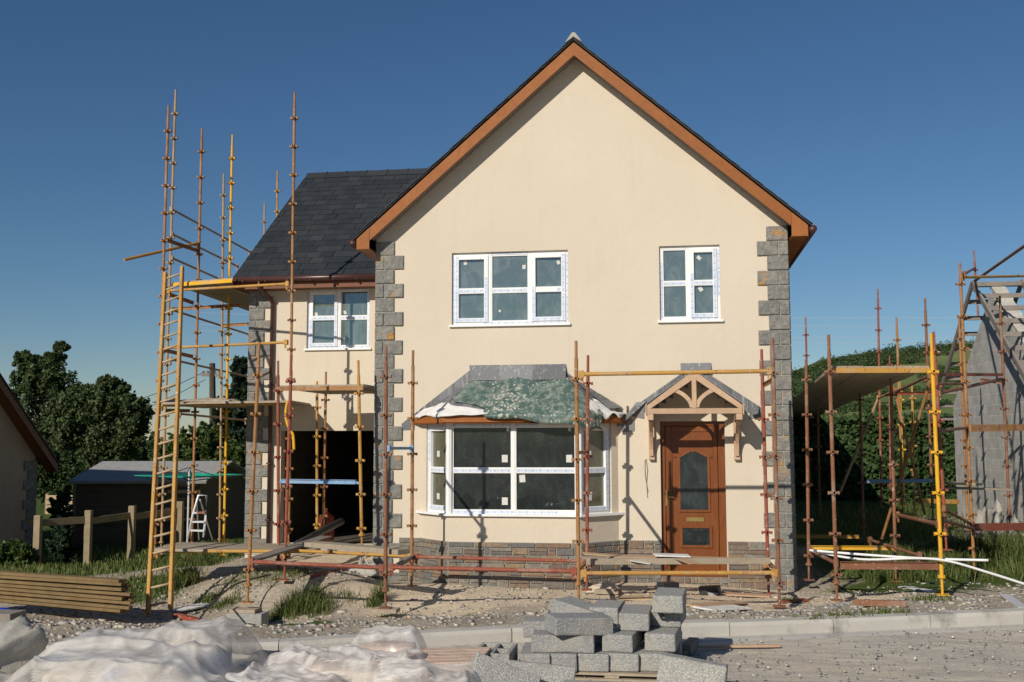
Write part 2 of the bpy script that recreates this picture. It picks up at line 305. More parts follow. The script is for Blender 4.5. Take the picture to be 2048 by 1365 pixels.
M = dict(
 render=m_render(), quoin=m_quoin(), plinth=m_plinth(), slate=m_slate(), film=m_film(), lead=m_lead(), tarp=m_tarp(), kerb=m_kerb(), road=m_road(), ground=m_ground(),
 mortar=simple('grey_mortar', (.34, .32, .28), (.42, .40, .35), 20, .95, .004, 60),
 oak=m_wood('golden_oak_board', (.27, .088, .018), (.36, .128, .030), (1, 1, 1), .62, 5, .0015),
 oakdoor=m_wood('golden_oak_door', (.165, .05, .015), (.255, .088, .027), (6, 6, .7), .35, 3, .001),
 oakdark=m_wood('dark_oak_frame', (.14, .045, .015), (.2, .07, .022), (6, 6, .7), .4, 3, .001),
 soffit=simple('brown_soffit', (.20, .16, .13), (.25, .20, .17), 3, .7),
 brownpvc=simple('brown_gutter_plastic', (.055, .022, .018), (.08, .033, .026), 3, .35, spec=.5),
 upvc=simple('white_window_plastic', (.76, .76, .74), (.82, .82, .80), 4, .35, spec=.5),
 glass=m_glass('window_glass', (.085, .115, .105), .13, .04, .55), glassb=m_glass('bay_glass', (.010, .014, .013), .0, .03, .30, (.09, .11, .10)), glassd=m_glass('door_glass', (.012, .018, .020), .0, .05, .45, (.10, .125, .125)),
 glassp=m_glass('side_bay_glass', (.10, .095, .06), .06, .04, .5, (.24, .22, .15)),
 sticker=simple('paper_sticker', (.62, .63, .58), (.55, .55, .5), 60, .8), brass=simple('brass', (.62, .42, .14), (.72, .52, .2), 5, .28, metal=.9, spec=.6),
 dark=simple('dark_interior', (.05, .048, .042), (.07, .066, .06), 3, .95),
 yellow=m_paint('worn_yellow_paint', (.46, .24, .04), (.50, .29, .075), (.24, .11, .045), .56), orange=m_paint('rusty_orange_paint', (.33, .15, .05), (.38, .20, .07), (.20, .09, .045), .54),
 red=m_paint('faded_red_paint', (.27, .055, .032), (.29, .095, .05), (.18, .08, .045), .55), rust=m_paint('brown_rust', (.20, .085, .045), (.27, .12, .06), (.13, .06, .04), .58), buff=m_paint('weathered_buff_steel', (.36, .22, .115), (.46, .31, .15), (.24, .12, .06), .57),
 blue=m_paint('blue_painted_steel', (.16, .30, .50), (.25, .42, .62), (.35, .38, .4), .6), bright=m_paint('bright_yellow_paint', (.70, .37, .015), (.74, .42, .03), (.45, .20, .04), .67, False),
 board=m_wood('grey_scaffold_board', (.30, .245, .175), (.46, .39, .29), (1, 1, 1), .85, 4), pale=m_wood('pale_sawn_timber', (.42, .30, .17), (.58, .44, .27), (1, 1, 1), .75, 4), pine=m_wood('pinkish_new_softwood', (.46, .30, .19), (.58, .41, .27), (1, 1, 1), .65, 5, .001),
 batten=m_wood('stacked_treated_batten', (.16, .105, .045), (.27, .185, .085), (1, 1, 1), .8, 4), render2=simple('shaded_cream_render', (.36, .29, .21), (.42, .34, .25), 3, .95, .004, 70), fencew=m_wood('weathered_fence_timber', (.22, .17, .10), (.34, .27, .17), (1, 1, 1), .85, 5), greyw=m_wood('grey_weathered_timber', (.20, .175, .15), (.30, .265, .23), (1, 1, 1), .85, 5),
 shed=m_wood('dark_shed_timber', (.085, .066, .038), (.14, .108, .06), (.3, 1, 4), .85, 3), felt=simple('grey_roof_felt', (.26, .26, .255), (.33, .33, .32), 8, .95, .004, 80), feltw=simple('white_roofing_felt', (.62, .61, .58), (.74, .73, .70), 5, .7, .02, 6),
 blk2=m_block('cut_pale_block', (.40,.39,.35), (.5,.48,.43), (.6,.57,.5)), block=m_block('concrete_block_face', (.22, .22, .21), (.32, .32, .305), (.42, .415, .39)), blockwall=m_brickuv('grey_blockwork', (.46, .455, .43), (.60, .58, .54), (.70, .66, .58), .45, .225),
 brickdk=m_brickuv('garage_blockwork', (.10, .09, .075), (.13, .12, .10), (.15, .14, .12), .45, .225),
 blackp=simple('black_pipe_plastic', (.02, .021, .024), (.035, .036, .04), 4, .4, spec=.5), whitep=simple('white_pipe_plastic', (.74, .74, .72), (.8, .8, .78), 4, .35, spec=.5), alu=simple('white_aluminium', (.66, .67, .68), (.75, .75, .76), 4, .35, metal=.2, spec=.5),
 sheet1=m_plastic('clear_polythene_over_bags', .30, (.84, .79, .71), .15), sheet2=m_plastic('loose_polythene', .45, (.93, .89, .83), .30), bag=simple('cream_paper_bag', (.55, .45, .34), (.68, .58, .45), 7, .85, .02, 9), bagp=simple('pinkish_paper_bag', (.50, .36, .27), (.62, .47, .36), 7, .85, .02, 9), bagb=simple('blue_bag', (.10, .22, .48), (.16, .32, .60), 5, .6, .01, 10),
 green=simple('green_dryer_line', (.02, .30, .22), (.03, .36, .26), 3, .5), bluep=simple('blue_bottle_plastic', (.02, .05, .45), (.03, .07, .55), 3, .3, spec=.5), gas=simple('red_gas_bottle', (.12, .02, .015), (.16, .03, .02), 3, .45),
 grass=m_leaf('grass_blades', (.05, .078, .016), (.10, .135, .032), (.23, .235, .085)), leafd=m_leaf('dark_tree_leaf', (.03, .052, .016), (.05, .084, .026), (.085, .125, .04)), leaft=m_leaf('olive_tree_leaf', (.045, .068, .024), (.075, .108, .038), (.12, .155, .06)), leafm=m_leaf('hedge_leaf', (.022, .048, .012), (.04, .08, .019), (.072, .12, .032)),
 leafy=m_leaf('bush_leaf', (.04, .075, .018), (.07, .11, .025), (.12, .155, .04)), conif=m_leaf('conifer_needle', (.015, .034, .018), (.026, .05, .024), (.04, .07, .03)), bark=simple('tree_bark', (.06, .045, .03), (.10, .078, .055), 12, .9, .02, 20),
 stone=(lambda N: (N.base(N.ramp(N.island(), [(0, (.24, .235, .22)), (.3, (.40, .37, .32)), (.6, (.50, .45, .36)), (.82, (.31, .305, .295)), (.88, (.34, .22, .15)), (.91, (.58, .53, .44)), (.94, (.26, .26, .27)), (1, (.40, .36, .29))])), N.bump(N.noise(N.coord(), 40, 4), .006, .7), N.set(.93, 0, .15))[2])(NT('rubble_stones')),
 gravel=(lambda N: (N.base(N.ramp(N.island(), [(0, (.17, .175, .185)), (.4, (.30, .295, .285)), (.8, (.45, .42, .36)), (1, (.62, .58, .5))])), N.set(.93, 0, .15))[1])(NT('road_gravel')))
# ================================================================ terrain, road, kerb
KX = [-40, -12, -6, -3.3, -2.88, -1.61, .85, 3.16, 8, 40]; KY = [5.0, 6.3, 7.15, 7.65, 7.8, 8.5, 9.21, 10.06, 12.0, 25]
def kerb_y(x): return np.interp(x, KX, KY)
CTRL = [(-5.4, 12.9, -.77), (-3.5, 12.9, -.57), (-5.7, 15.0, -.3), (-4.9, 15.2, -.27), (-6.4, 13.6, -.7), (-1.1, 12.9, -.38), (1.3, 13, -.42), (-4, 15.4, -.45), (-2, 15, -.47), (1.7, 15.5, -.5), (2, 13.5, -.38), (3.4, 13.6, -.3),
 (4.5, 16.5, -.35), (6.5, 20, -.3), (6.7, 25, -.25), (2.5, 20, -.45), (4, 25, -.2), (-6, 17.7, -.3), (-5.2, 18.1, -.25), (-8.9, 18.3, -.6), (-9.6, 20, -.65), (-7.0, 13.2, -.72),
 (-11, 20, -.9), (-14, 21, -1.0), (-13, 26, -1.0), (-10, 13, -.7), (-6, 9.5, -.2), (-4.8, 11.4, -.5), (-14, 12, -.55), (0, 11, -.22), (-3, 10.5, -.27), (-8, 30, -1.1), (5, 32, -.1), (12, 20, -.2), (-8, 10.5, -.36),
 (-60, 80, -4), (70, 90, -1), (0, 200, -8), (400, 500, -8), (-400, 500, -12), (-60, 10, -.6), (60, 30, 0), (-1500, 2500, -30), (1500, 2500, -20), (0, 45, -2)]
for x in np.linspace(-12, 10, 23): CTRL.append((x, float(kerb_y(x))+.25, .10))
CT = np.array(CTRL)
def base_h(X, Y):
    X = np.asarray(X, float); Y = np.asarray(Y, float); sh = X.shape; X = X.ravel(); Y = Y.ravel(); out = np.empty_like(X)
    for s in range(0, len(X), 20000):
        d2 = (X[s:s+20000, None]-CT[:, 0])**2+(Y[s:s+20000, None]-CT[:, 1])**2+.15
        wt = d2**-1.7; out[s:s+20000] = (wt*CT[:, 2]).sum(1)/wt.sum(1)
    return out.reshape(sh)
def fbm(X, Y, sc, seed=0, oct=4):
    X = np.asarray(X, float); Y = np.asarray(Y, float); out = np.zeros_like(X); a = 1.0; r = np.random.RandomState(seed)
    for o in range(oct):
        for k in range(3):
            th = r.rand()*6.28; ph = r.rand()*6.28; f_ = sc*(1.9**o)*(.8+.4*r.rand())
            out += a*np.sin((X*math.cos(th)+Y*math.sin(th))*f_+ph+1.3*np.sin((X*math.sin(th)-Y*math.cos(th))*f_*.7+ph*2))
        a *= .5
    return out/5
def height(X, Y):
    h = base_h(X, Y); ky = kerb_y(X); near = np.clip((Y-ky-.2)/1.0, 0, 1)
    h = h+near*(.055*fbm(X, Y, 2.2, 1)+.02*fbm(X, Y, 9, 2, 3))
    return np.where(Y < ky+.02, -.25, np.where(Y < ky+.35, np.minimum(h, .11), h))
def hz(x, y): return float(height(np.array([x]), np.array([y]))[0])
def PT(px, py):
    d = ray(px, py).normalized(); t = 5.0
    while t < 400:
        p = C0+d*t
        g = hz(p.x, p.y) if p.y > kerb_y(p.x) else 0.0
        if p.z < g: return V((p.x, p.y, g))
        t += .05 if t < 40 else .5
    return p
def graded(a, b, st, far, g=1.22):
    x = list(np.arange(a, b, st)); s = st
    while x[-1] < far[1]: s *= g; x.append(x[-1]+s)
    s = st
    while x[0] > far[0]: s *= g; x.insert(0, x[0]-s)
    return np.array(x)
gx = graded(-16, 9, .1, (-3500, 3500)); gy = graded(6.5, 22, .1, (-300, 5000))
GX, GY = np.meshgrid(gx, gy); GZ = height(GX, GY); nx, ny = len(gx), len(gy)
vv = np.stack([GX, GY, GZ], -1).reshape(-1, 3); idx = np.arange(nx*ny).reshape(ny, nx)
ff = np.stack([idx[:-1, :-1], idx[:-1, 1:], idx[1:, 1:], idx[1:, :-1]], -1).reshape(-1, 4)
ground = struct(npmesh('ground', vv, ff, M['ground'], smooth=True))
def blob(X, Y, cx, cy, rx, ry): return np.clip(1.35-np.sqrt(((X-cx)/rx)**2+((Y-cy)/ry)**2), 0, 1)
def grass_mask(X, Y):
    g = np.clip((-X-8.6)/1.2, 0, 1)*np.clip((Y-14.2)/1.5, 0, 1)
    g = np.maximum(g, np.clip((Y-26)/2, 0, 1)*(1.0)); g = np.maximum(g, np.clip((X-8)/2, 0, 1)*np.clip((Y-13)/2, 0, 1))
    for b_ in ((4.3, 18, 2.6, 3.6), (5.3, 16, 1.5, 2), (3.6, 24, 3, 4), (3.2, 15.2, 1.2, 1.1), (-7.9, 14.9, .9, 1.0), (-4.6, 12.2, .8, .5), (-3.55, 12.4, .3, .5), (-9.3, 19, 1.4, 3), (-5.6, 11.7, .5, .4)):
        g = np.maximum(g, blob(X, Y, *b_)*.9)
    return g
def sand_mask(X, Y):
    s = np.zeros_like(X)
    for b_ in ((-1.3, 14.3, 3.2, 1.3), (.6, 14.3, 1.6, 1.5), (2.2, 14.2, .8, .8), (-5.3, 17, 1.0, 1.2), (-2.6, 13.6, 1.4, .8)): s = np.maximum(s, blob(X, Y, *b_))
    return s
ca = ground.data.color_attributes.new('cover', 'FLOAT_COLOR', 'POINT'); col = np.zeros((len(vv), 4)); col[:, 0] = grass_mask(vv[:, 0], vv[:, 1]); col[:, 1] = sand_mask(vv[:, 0], vv[:, 1]); col[:, 3] = 1
ca.data.foreach_set('color', col.ravel())
# road surface up to the kerb
rx = graded(-8, 6, .12, (-120, 120)); rt = np.concatenate([np.arange(0, 4.2, .08), np.linspace(4.4, 60, 40)])
RX, RTT = np.meshgrid(rx, rt); RY = kerb_y(RX)-RTT-.02; RZ = .012*fbm(RX, RY, 2.4, 5)+.007*fbm(RX, RY, 14, 6, 3)-.01*np.clip(RTT, 0, 1)
ii = np.arange(RX.size).reshape(RX.shape); rf = np.stack([ii[:-1, :-1], ii[1:, :-1], ii[1:, 1:], ii[:-1, 1:]], -1).reshape(-1, 4)
struct(npmesh('road', np.stack([RX, RY, RZ], -1).reshape(-1, 3), rf, M['road'], smooth=True))
kb = MB(); x = -12.0; bed = MB()
while x < 12:
    y0, sl_ = float(kerb_y(x)), float(kerb_y(x+.01)-kerb_y(x))/.01; dx = .915/math.hypot(1, sl_); y1 = float(kerb_y(x+dx))
    d = V((dx, y1-y0, 0)); dn = d.normalized(); nrm = V((dn.y, -dn.x, 0)); jz = random.uniform(-.004, .004)
    o = V((x, y0, -.2)); g = dn*.004; prof = [(.0, -.2), (0, .095), (-.012, .125), (-.125, .13), (-.125, -.2)]
    kb.prism([V((x, y0, 0))+g+nrm*a*1.0+V((0, 0, b+jz)) for a, b in prof], d-g*2)
    bed.prism([V((x, y0, 0))+nrm*a+V((0, 0, b)) for a, b in [(.003, -.2), (.003, .012), (.10, .008), (.22, -.015), (.22, -.2)]], d)
    x += dx
struct(kb.build('kerb', M['kerb'], bevel=.006)); struct(bed.build('kerb_bed', M['kerb']))
# ================================================================ scattered stuff
ICO_V = None
def ico():
    global ICO_V, ICO_F
    if ICO_V is None:
        ICO_V = np.array([(x, y, z) for z in (-1, 1) for y in (-1, 1) for x in (-1, 1)], float)*.8
        ICO_F = np.array([(0, 2, 3), (0, 3, 1), (4, 5, 7), (4, 7, 6), (0, 1, 5), (0, 5, 4), (2, 6, 7), (2, 7, 3), (0, 4, 6), (0, 6, 2), (1, 3, 7), (1, 7, 5)])
    return ICO_V, ICO_F
def stones(name, P, S, mat, flat=.6):
    iv, fi = ico(); n = len(P); v = iv[None]*(1+RS.uniform(-.5, .25, (n, len(iv), 3)))
    sc = S[:, None]*np.stack([RS.uniform(.7, 1.5, n), RS.uniform(.6, 1.1, n), RS.uniform(.35, .9, n)*flat/.6], 1); v = v*sc[:, None]
    a = RS.uniform(0, 6.28, n); ca_, sa = np.cos(a)[:, None], np.sin(a)[:, None]
    vx = v[..., 0]*ca_-v[..., 1]*sa; vy = v[..., 0]*sa+v[..., 1]*ca_; v = np.stack([vx, vy, v[..., 2]], -1)+P[:, None]
    f = fi[None]+(np.arange(n)*len(iv))[:, None, None]
    return npmesh(name, v.reshape(-1, 3), f.reshape(-1, 3), mat)
def scatter(n, x0, x1, y0, y1, keep):
    X = RS.uniform(x0, x1, n*3); Y = RS.uniform(y0, y1, n*3); k = keep(X, Y) > RS.rand(n*3); X, Y = X[k][:n], Y[k][:n]; return X, Y
X, Y = scatter(15000, -9, 6.5, 7.6, 15.4, lambda X, Y: (Y > kerb_y(X)+.15)*(1-grass_mask(X, Y)*.8)*(1-.55*sand_mask(X, Y))*np.clip(.7+1.5*fbm(X, Y, 1.7, 9), .05, 1))
S = .006+.026*RS.rand(len(X))**4; tag(stones('rubble', np.stack([X, Y, height(X, Y)+S*.25], 1), S, M['stone'], .55), 'loose rubble and stone chips scattered between the kerb and the house', 'rubble', kind='stuff')
X, Y = scatter(190, -8, 6.5, 8.2, 15.2, lambda X, Y: (Y > kerb_y(X)+.5)*np.clip(.8+1.3*fbm(X, Y, 1.1, 19), 0, 1)*(1-grass_mask(X, Y)))
S = .025+.05*RS.rand(len(X))**2.5; tag(stones('broken_stone', np.stack([X, Y, height(X, Y)+S*.05], 1), S, M['stone'], .38), 'larger broken stones and brick lumps lying over the bare ground', 'rubble', kind='stuff')
X, Y = scatter(6500, -7, 5.5, 4.5, 10.5, lambda X, Y: (Y < kerb_y(X)-.05)*np.clip(.55+.8*fbm(X, Y, 1.6, 29), .06, 1))
S = .003+.010*RS.rand(len(X))**4; tag(stones('gravel', np.stack([X, Y, S*.3+.006], 1), S, M['gravel'], .8), 'loose gravel chippings strewn over the dusty road', 'gravel', kind='stuff')
def blades(P, H, W=.006, lean=.75):
    n = len(P); a = RS.uniform(0, 6.28, n); l = RS.uniform(.05, lean, n)*H; dx, dy = np.cos(a)*l, np.sin(a)*l; b = RS.uniform(0, 6.28, n); wx, wy = np.cos(b)*W, np.sin(b)*W; z0 = np.zeros(n)
    p = np.array(P); A = p+np.stack([wx, wy, z0], 1); B = p-np.stack([wx, wy, z0], 1)
    m = p+np.stack([dx*.35, dy*.35, H*.6], 1); C = m-np.stack([wx, wy, z0], 1)*.8; D_ = m+np.stack([wx, wy, z0], 1)*.8; E = p+np.stack([dx, dy, H*(1-.25*l/H)], 1)
    v = np.stack([A, B, C, D_, E], 1).reshape(-1, 3); k = np.arange(n)[:, None]*5
    f = np.concatenate([k+[0, 1, 2], k+[0, 2, 3], k+[3, 2, 4]], 0)
    return v, f
def grass_obj(P, H, label, W=.006, lean=.45):
    v, f = blades(P, H, W, lean); return tag(npmesh('grass', v, f, M['grass']), label, 'grass', kind='stuff')
def tuft(n, c, r, h):
    n = int(n*.62); h *= .92; a = RS.uniform(0, 6.28, n); q = r*RS.rand(n)**.75*(.55+.45*np.abs(np.sin(a*2.5+n))); X = c[0]+q*np.cos(a); Y = c[1]+q*np.sin(a); return np.stack([X, Y, height(X, Y)-.01], 1), h*(.35+.65*RS.rand(n))
LP, LH = [], []
X, Y = scatter(26000, -17, -7, 13.5, 27, lambda X, Y: grass_mask(X, Y)); LP.append(np.stack([X, Y, height(X, Y)], 1)); LH.append(.05+.09*RS.rand(len(X)))
grass_obj(np.concatenate(LP), np.concatenate(LH), 'rough lawn grass along the fence beside the left neighbour house', .009)
LP, LH = [], []
for px, py, n, r, h in ((350, 1175, 900, .28, .32), (372, 1172, 900, .22, .42), (395, 1130, 700, .5, .35), (340, 1120, 700, .5, .3), (460, 1060, 600, .5, .5), (500, 1075, 400, .4, .3)):
    a, b = tuft(n, PT(px, py), r, h); LP.append(a); LH.append(b)
grass_obj(np.concatenate(LP), np.concatenate(LH), 'tall grass clumps growing round the foot of the wooden ladder', .0045, .95)
LP, LH = [], []
for px, py, n, r, h in ((600, 1222, 800, .30, .42), (565, 1232, 350, .18, .3), (640, 1225, 350, .25, .3), (630, 1205, 250, .2, .36), (450, 1210, 600, .3, .14), (415, 1205, 400, .22, .16), (760, 1205, 260, .1, .4), (745, 1215, 160, .12, .25), (690, 1200, 160, .35, .2), (470, 1168, 350, .4, .13), (590, 1150, 300, .4, .16), (530, 1158, 300, .4, .14), (545, 1240, 260, .2, .12), (790, 1230, 120, .3, .07), (940, 1232, 60, .1, .06), (1120, 1217, 60, .08, .08)):
    a, b = tuft(n, PT(px, py), r, h); LP.append(a); LH.append(b)
grass_obj(np.concatenate(LP), np.concatenate(LH), 'weedy grass tufts on the rubble in front of the garage', .0045, .95)
LP, LH = [], []
for px, py, n, r, h in ((1790, 1160, 900, .5, .28), (1850, 1150, 800, .45, .3), (1740, 1150, 500, .5, .22), (1900, 1135, 800, .5, .35), (1960, 1110, 1000, .6, .5), (2010, 1105, 900, .6, .55), (2040, 1090, 900, .6, .5), (1905, 1110, 700, .5, .4), (1860, 1200, 260, .3, .1), (1640, 1245, 300, .25, .09), (1700, 1238, 320, .3, .1), (1770, 1228, 260, .3, .1), (1580, 1205, 150, .12, .1), (1940, 1150, 500, .5, .14), (1990, 1060, 700, .7, .5), (2040, 1040, 500, .6, .4)):
    a, b = tuft(n, PT(px, py), r, h); LP.append(a); LH.append(b)
X, Y = scatter(6500, 3.2, 6.6, 15.5, 29, lambda X, Y: grass_mask(X, Y)); LP.append(np.stack([X, Y, height(X, Y)], 1)); LH.append(.08+.22*RS.rand(len(X)))
grass_obj(np.concatenate(LP), np.concatenate(LH), 'long grass between the house and the grey block building', .0055, .9)
# ================================================================ foliage
def leaves(clumps, size, shell=.55, asp=1.7, soft=False):
    """clumps: (centre, (rx,ry,rz), n). many leaf-sized quads, denser towards the outside of each clump"""
    V_, F_ = [], []; base = 0
    for c, r, n in clumps:
        d = RS.normal(size=(n, 3)); d /= np.linalg.norm(d, axis=1)[:, None]+1e-9; q = (shell+(1-shell)*RS.rand(n)**.7)*(1+.22*np.sin(d[:, 0]*5+c[0])*np.cos(d[:, 2]*4+c[2]*2)+.1*RS.normal(size=n))
        p = np.array(c)+d*q[:, None]*np.array(r)
        if soft: p = np.array(c)+RS.normal(size=(n, 3))*np.array(r)*.62
        nn = d*.6+RS.normal(size=(n, 3))*.7+np.array([0, 0, .35]); nn /= np.linalg.norm(nn, axis=1)[:, None]
        t = np.cross(nn, RS.normal(size=(n, 3))); t /= np.linalg.norm(t, axis=1)[:, None]; b = np.cross(nn, t); s = size*(.6+.8*RS.rand(n))[:, None]
        q4 = np.stack([p-t*s*asp/2, p-b*s*.5, p+t*s*asp/2, p+b*s*.5], 1); V_.append(q4.reshape(-1, 3)); F_.append(np.arange(base, base+4*n).reshape(-1, 4)); base += 4*n
    return np.concatenate(V_), np.concatenate(F_)
def tree(name, label, cat, foot, crowns, mat, leaf=.09, r=.14, group=None, dens=1.0, trunk=True, shell=.25, wind=.35):
    """foot: world point; crowns: (centre, radii) -> many small leafy sprays grouped along limbs, with gaps"""
    e = empty(name, foot, label, cat, group)
    cl = []; lim = MB()
    for c, rad in crowns:
        c = V(c); vol = (rad[0]*rad[1]*rad[2])**(1/3); k = max(12, int(44*dens)); cl.append((c, tuple(x*.62 for x in rad), int(110*dens)))
        for i in range(k):
            d = V((random.gauss(0, 1), random.gauss(0, 1), random.gauss(.25, 1))).normalized(); q = random.uniform(.35, .98)
            cc = c+V((d.x*rad[0]*q, d.y*rad[1]*q, d.z*rad[2]*q)); s = random.uniform(.10, .24); ax = (d+V((wind, 0, .6))).normalized()
            for w_ in range(3): cl.append((cc+ax*vol*.28*w_, (vol*s*(1-.22*w_), vol*s*(1-.22*w_), vol*s*(1.25-.2*w_)), int(42*dens)))
            if trunk: lim.tube(c, cc+ax*vol*.5, r*.10, r*.03, 4, False)
    v, f = leaves(cl, leaf, shell, 1.9, True); npmesh('crown', v, f, mat, e)
    if trunk:
        t = MB(); f0 = V(foot)-V((0, 0, .2)); top = V(crowns[0][0]); t.tube(f0, f0.lerp(top, .5), r, r*.7, 8); t.tube(f0.lerp(top, .5), top, r*.7, r*.3, 8)
        for c, rad in crowns[1:]: b0 = f0.lerp(top, random.uniform(.3, .6)); t.tube(b0, V(c), r*.45, r*.12, 6)
        k = len(t.v); t.v += lim.v; t.f += [tuple(i+k for i in f) for f in lim.f]; t.uv += lim.uv
        t.build('trunk', M['bark'], e, smooth=True)
    return e
def cr(px, py, D, wpx, hpx, dy=.8):                     # crown clump given where it is seen, its distance and size
    c = PD(px, py, D); k = D/F; return (c, (wpx*k, max(wpx, hpx)*k*dy, hpx*k))
def foot(px, D): c = PD(px, 876, D); return V((c.x, c.y, hz(c.x, c.y)))
tree('broadleaf_tree', 'tall dark feathery tree rising highest behind the left neighbour roof', 'tree', foot(105, 42), [cr(100, 800, 42, 60, 60), cr(108, 720, 42, 20, 15), cr(74, 742, 42, 30, 24), cr(46, 722, 42, 20, 12), cr(55, 790, 42, 40, 44), cr(112, 780, 42, 22, 28), cr(122, 696, 42, 13, 7), cr(95, 880, 42, 60, 55)], M['leaft'], .085, .2, dens=.8, wind=.9)
tree('broadleaf_tree', 'broad dark leaning tree right behind the grey felt shed roof', 'tree', foot(190, 38), [cr(190, 870, 38, 80, 60), cr(180, 815, 38, 40, 36), cr(222, 810, 38, 38, 38), cr(216, 772, 38, 17, 13), cr(172, 786, 38, 14, 12), cr(258, 840, 38, 30, 38), cr(140, 850, 38, 50, 50), cr(235, 880, 38, 45, 40), cr(278, 838, 38, 12, 10)], M['leaft'], .08, .2, dens=1.15, wind=.7)
tree('bush', 'dark rounded bush beyond the shed, left of the ladder', 'bush', foot(300, 60), [cr(300, 925, 60, 36, 36), cr(335, 930, 60, 36, 30), cr(262, 925, 60, 30, 26)], M['leafd'], .16, .1, dens=.7)
tree('conifer_tree', 'dark ragged pine seen between the scaffold poles left of the house', 'tree', foot(480, 33), [cr(478, 745, 33, 9, 26), cr(478, 790, 33, 24, 22), cr(470, 840, 33, 44, 34), cr(488, 885, 33, 50, 40), cr(430, 885, 33, 30, 26), cr(450, 930, 33, 60, 35)], M['conif'], .075, .12, dens=1.1)
tree('bush', 'sunlit light green shrubs behind the rotary dryer', 'bush', foot(375, 30), [cr(360, 925, 30, 42, 40), cr(400, 900, 30, 40, 40), cr(440, 930, 30, 40, 38), cr(480, 945, 30, 40, 40), cr(345, 960, 30, 30, 30)], M['leafy'], .075, .06, dens=.9)
tree('columnar_shrub', 'slim dark conifer shrub beside the middle fence post', 'shrub', foot(124, 21), [cr(124, 1095, 21, 18, 38), cr(122, 1065, 21, 12, 22), cr(126, 1118, 21, 20, 18)], M['conif'], .05, .03, dens=.7, trunk=False)
tree('shrub', 'low leafy shrub in front of the left neighbour wall', 'shrub', foot(32, 19.5), [cr(30, 1120, 19.5, 34, 22), cr(15, 1105, 19.5, 20, 14), cr(48, 1108, 19.5, 14, 16)], M['leafy'], .05, .03, dens=.6, trunk=False)
tree('shrub', 'slender dark shrub against the light fence boards by the neighbour corner', 'shrub', foot(118, 24), [cr(120, 1020, 24, 12, 26), cr(118, 1045, 24, 16, 14)], M['conif'], .06, .03, dens=.5, trunk=False)
tree('bush', 'dense green bush in the gap between neighbour house and shed', 'bush', foot(125, 36), [cr(100, 960, 36, 40, 40), cr(135, 965, 36, 34, 34), cr(70, 940, 36, 30, 40)], M['leafd'], .09, .06, dens=1.2, trunk=False)
# tall leafy hedge behind the right-hand passage
def hedge():
    a = PD(1570, 876, 30); b = PD(1935, 876, 29); a2 = V((a.x-1.5, a.y, 0)); n = 52000
    t = RS.rand(n); X = a2.x+(b.x+1.2-a2.x)*t; Yb = a.y+(b.y-a.y)*t; top = 2.2+.16*fbm(X, Yb, 1.3, 41)+.1*RS.normal(size=n)*.6; u = RS.rand(n)
    Z = -.5+(top+.5)*u**.85; dep = .32*fbm(X*1.0, Z*1.3, 2.1, 43)+.2*RS.normal(size=n); Y = Yb+dep*.8+np.where(RS.rand(n) < .3, RS.rand(n)*1.2, 0)
    nn = RS.normal(size=(n, 3))*.6+np.array([-.1, -.8, .4]); nn /= np.linalg.norm(nn, axis=1)[:, None]; tt = np.cross(nn, RS.normal(size=(n, 3))); tt /= np.linalg.norm(tt, axis=1)[:, None]; bb = np.cross(nn, tt)
    s = .085*(.5+.9*RS.rand(n))[:, None]; p = np.stack([X, Y, Z], 1); q = np.stack([p-tt*s*.8, p-bb*s*.55, p+tt*s*.8, p+bb*s*.55], 1).reshape(-1, 3)
    e = empty('hedge', (a.x, a.y, hz(a.x, a.y)), 'tall dark green leafy hedge closing the passage right of the house', 'hedge')
    npmesh('foliage', q, np.arange(4*n).reshape(-1, 4), M['leafm'], e)
    m = MB(); m.box((a2.x, a.y+.35, -.6), (b.x+1.2-a2.x, b.y-a.y, 0), (0, .9, 0), (0, 0, 2.45)); m.build('hedge_core', M['leafd'], e)
hedge()
# ================================================================ far hill with fields and woods
RIDX = [1000, 1350, 1500, 1580, 1600, 1640, 1690, 1740, 1790, 1850, 1900, 2000, 2100, 2500]; RIDY = [868, 840, 775, 745, 738, 720, 712, 704, 702, 698, 688, 676, 664, 640]
def hill_pt(px, t, yy=None):                           # t 0..1 from foot to ridge
    D = 160+460*t; yr = np.interp(px, RIDX, RIDY); y = 862-(862-yr)*t**.85 if yy is None else yy
    return PD(px, y, D)
def hill_t(px, py): yr = np.interp(px, RIDX, RIDY); return max(0, min(1, (862-py)/(862-yr)))**(1/.85)
hv = []; pxs = np.arange(1000, 2500, 12); ts = np.linspace(-.12, 1.15, 34)
for t in ts:
    for px in pxs:
        if t <= 0: p = PD(px, 862+(-t)*40, 160+460*t)
        elif t <= 1: p = hill_pt(px, t)
        else: p = hill_pt(px, 1); q = PD(px, np.interp(px, RIDX, RIDY), 160+460*t); p = V((q.x, q.y, p.z-(t-1)*60))
        hv.append(p[:])
n1 = len(pxs); hi = np.arange(len(hv)).reshape(len(ts), n1); hf = np.stack([hi[:-1, :-1], hi[:-1, 1:], hi[1:, 1:], hi[1:, :-1]], -1).reshape(-1, 4)
Nf = NT('hill_fields'); co = Nf.coord(); fc = Nf.ramp(Nf.noise(co, .006, 3), [(.4, (.13, .175, .055)), (.6, (.19, .225, .085))]); fc = Nf.mix(Nf.bw(Nf.noise(co, .06, 5), .4, .75), fc, (.12, .15, .055)); Nf.base(fc)
struct(npmesh('hill', np.array(hv), hf, Nf.set(.95, 0, .1), smooth=True))
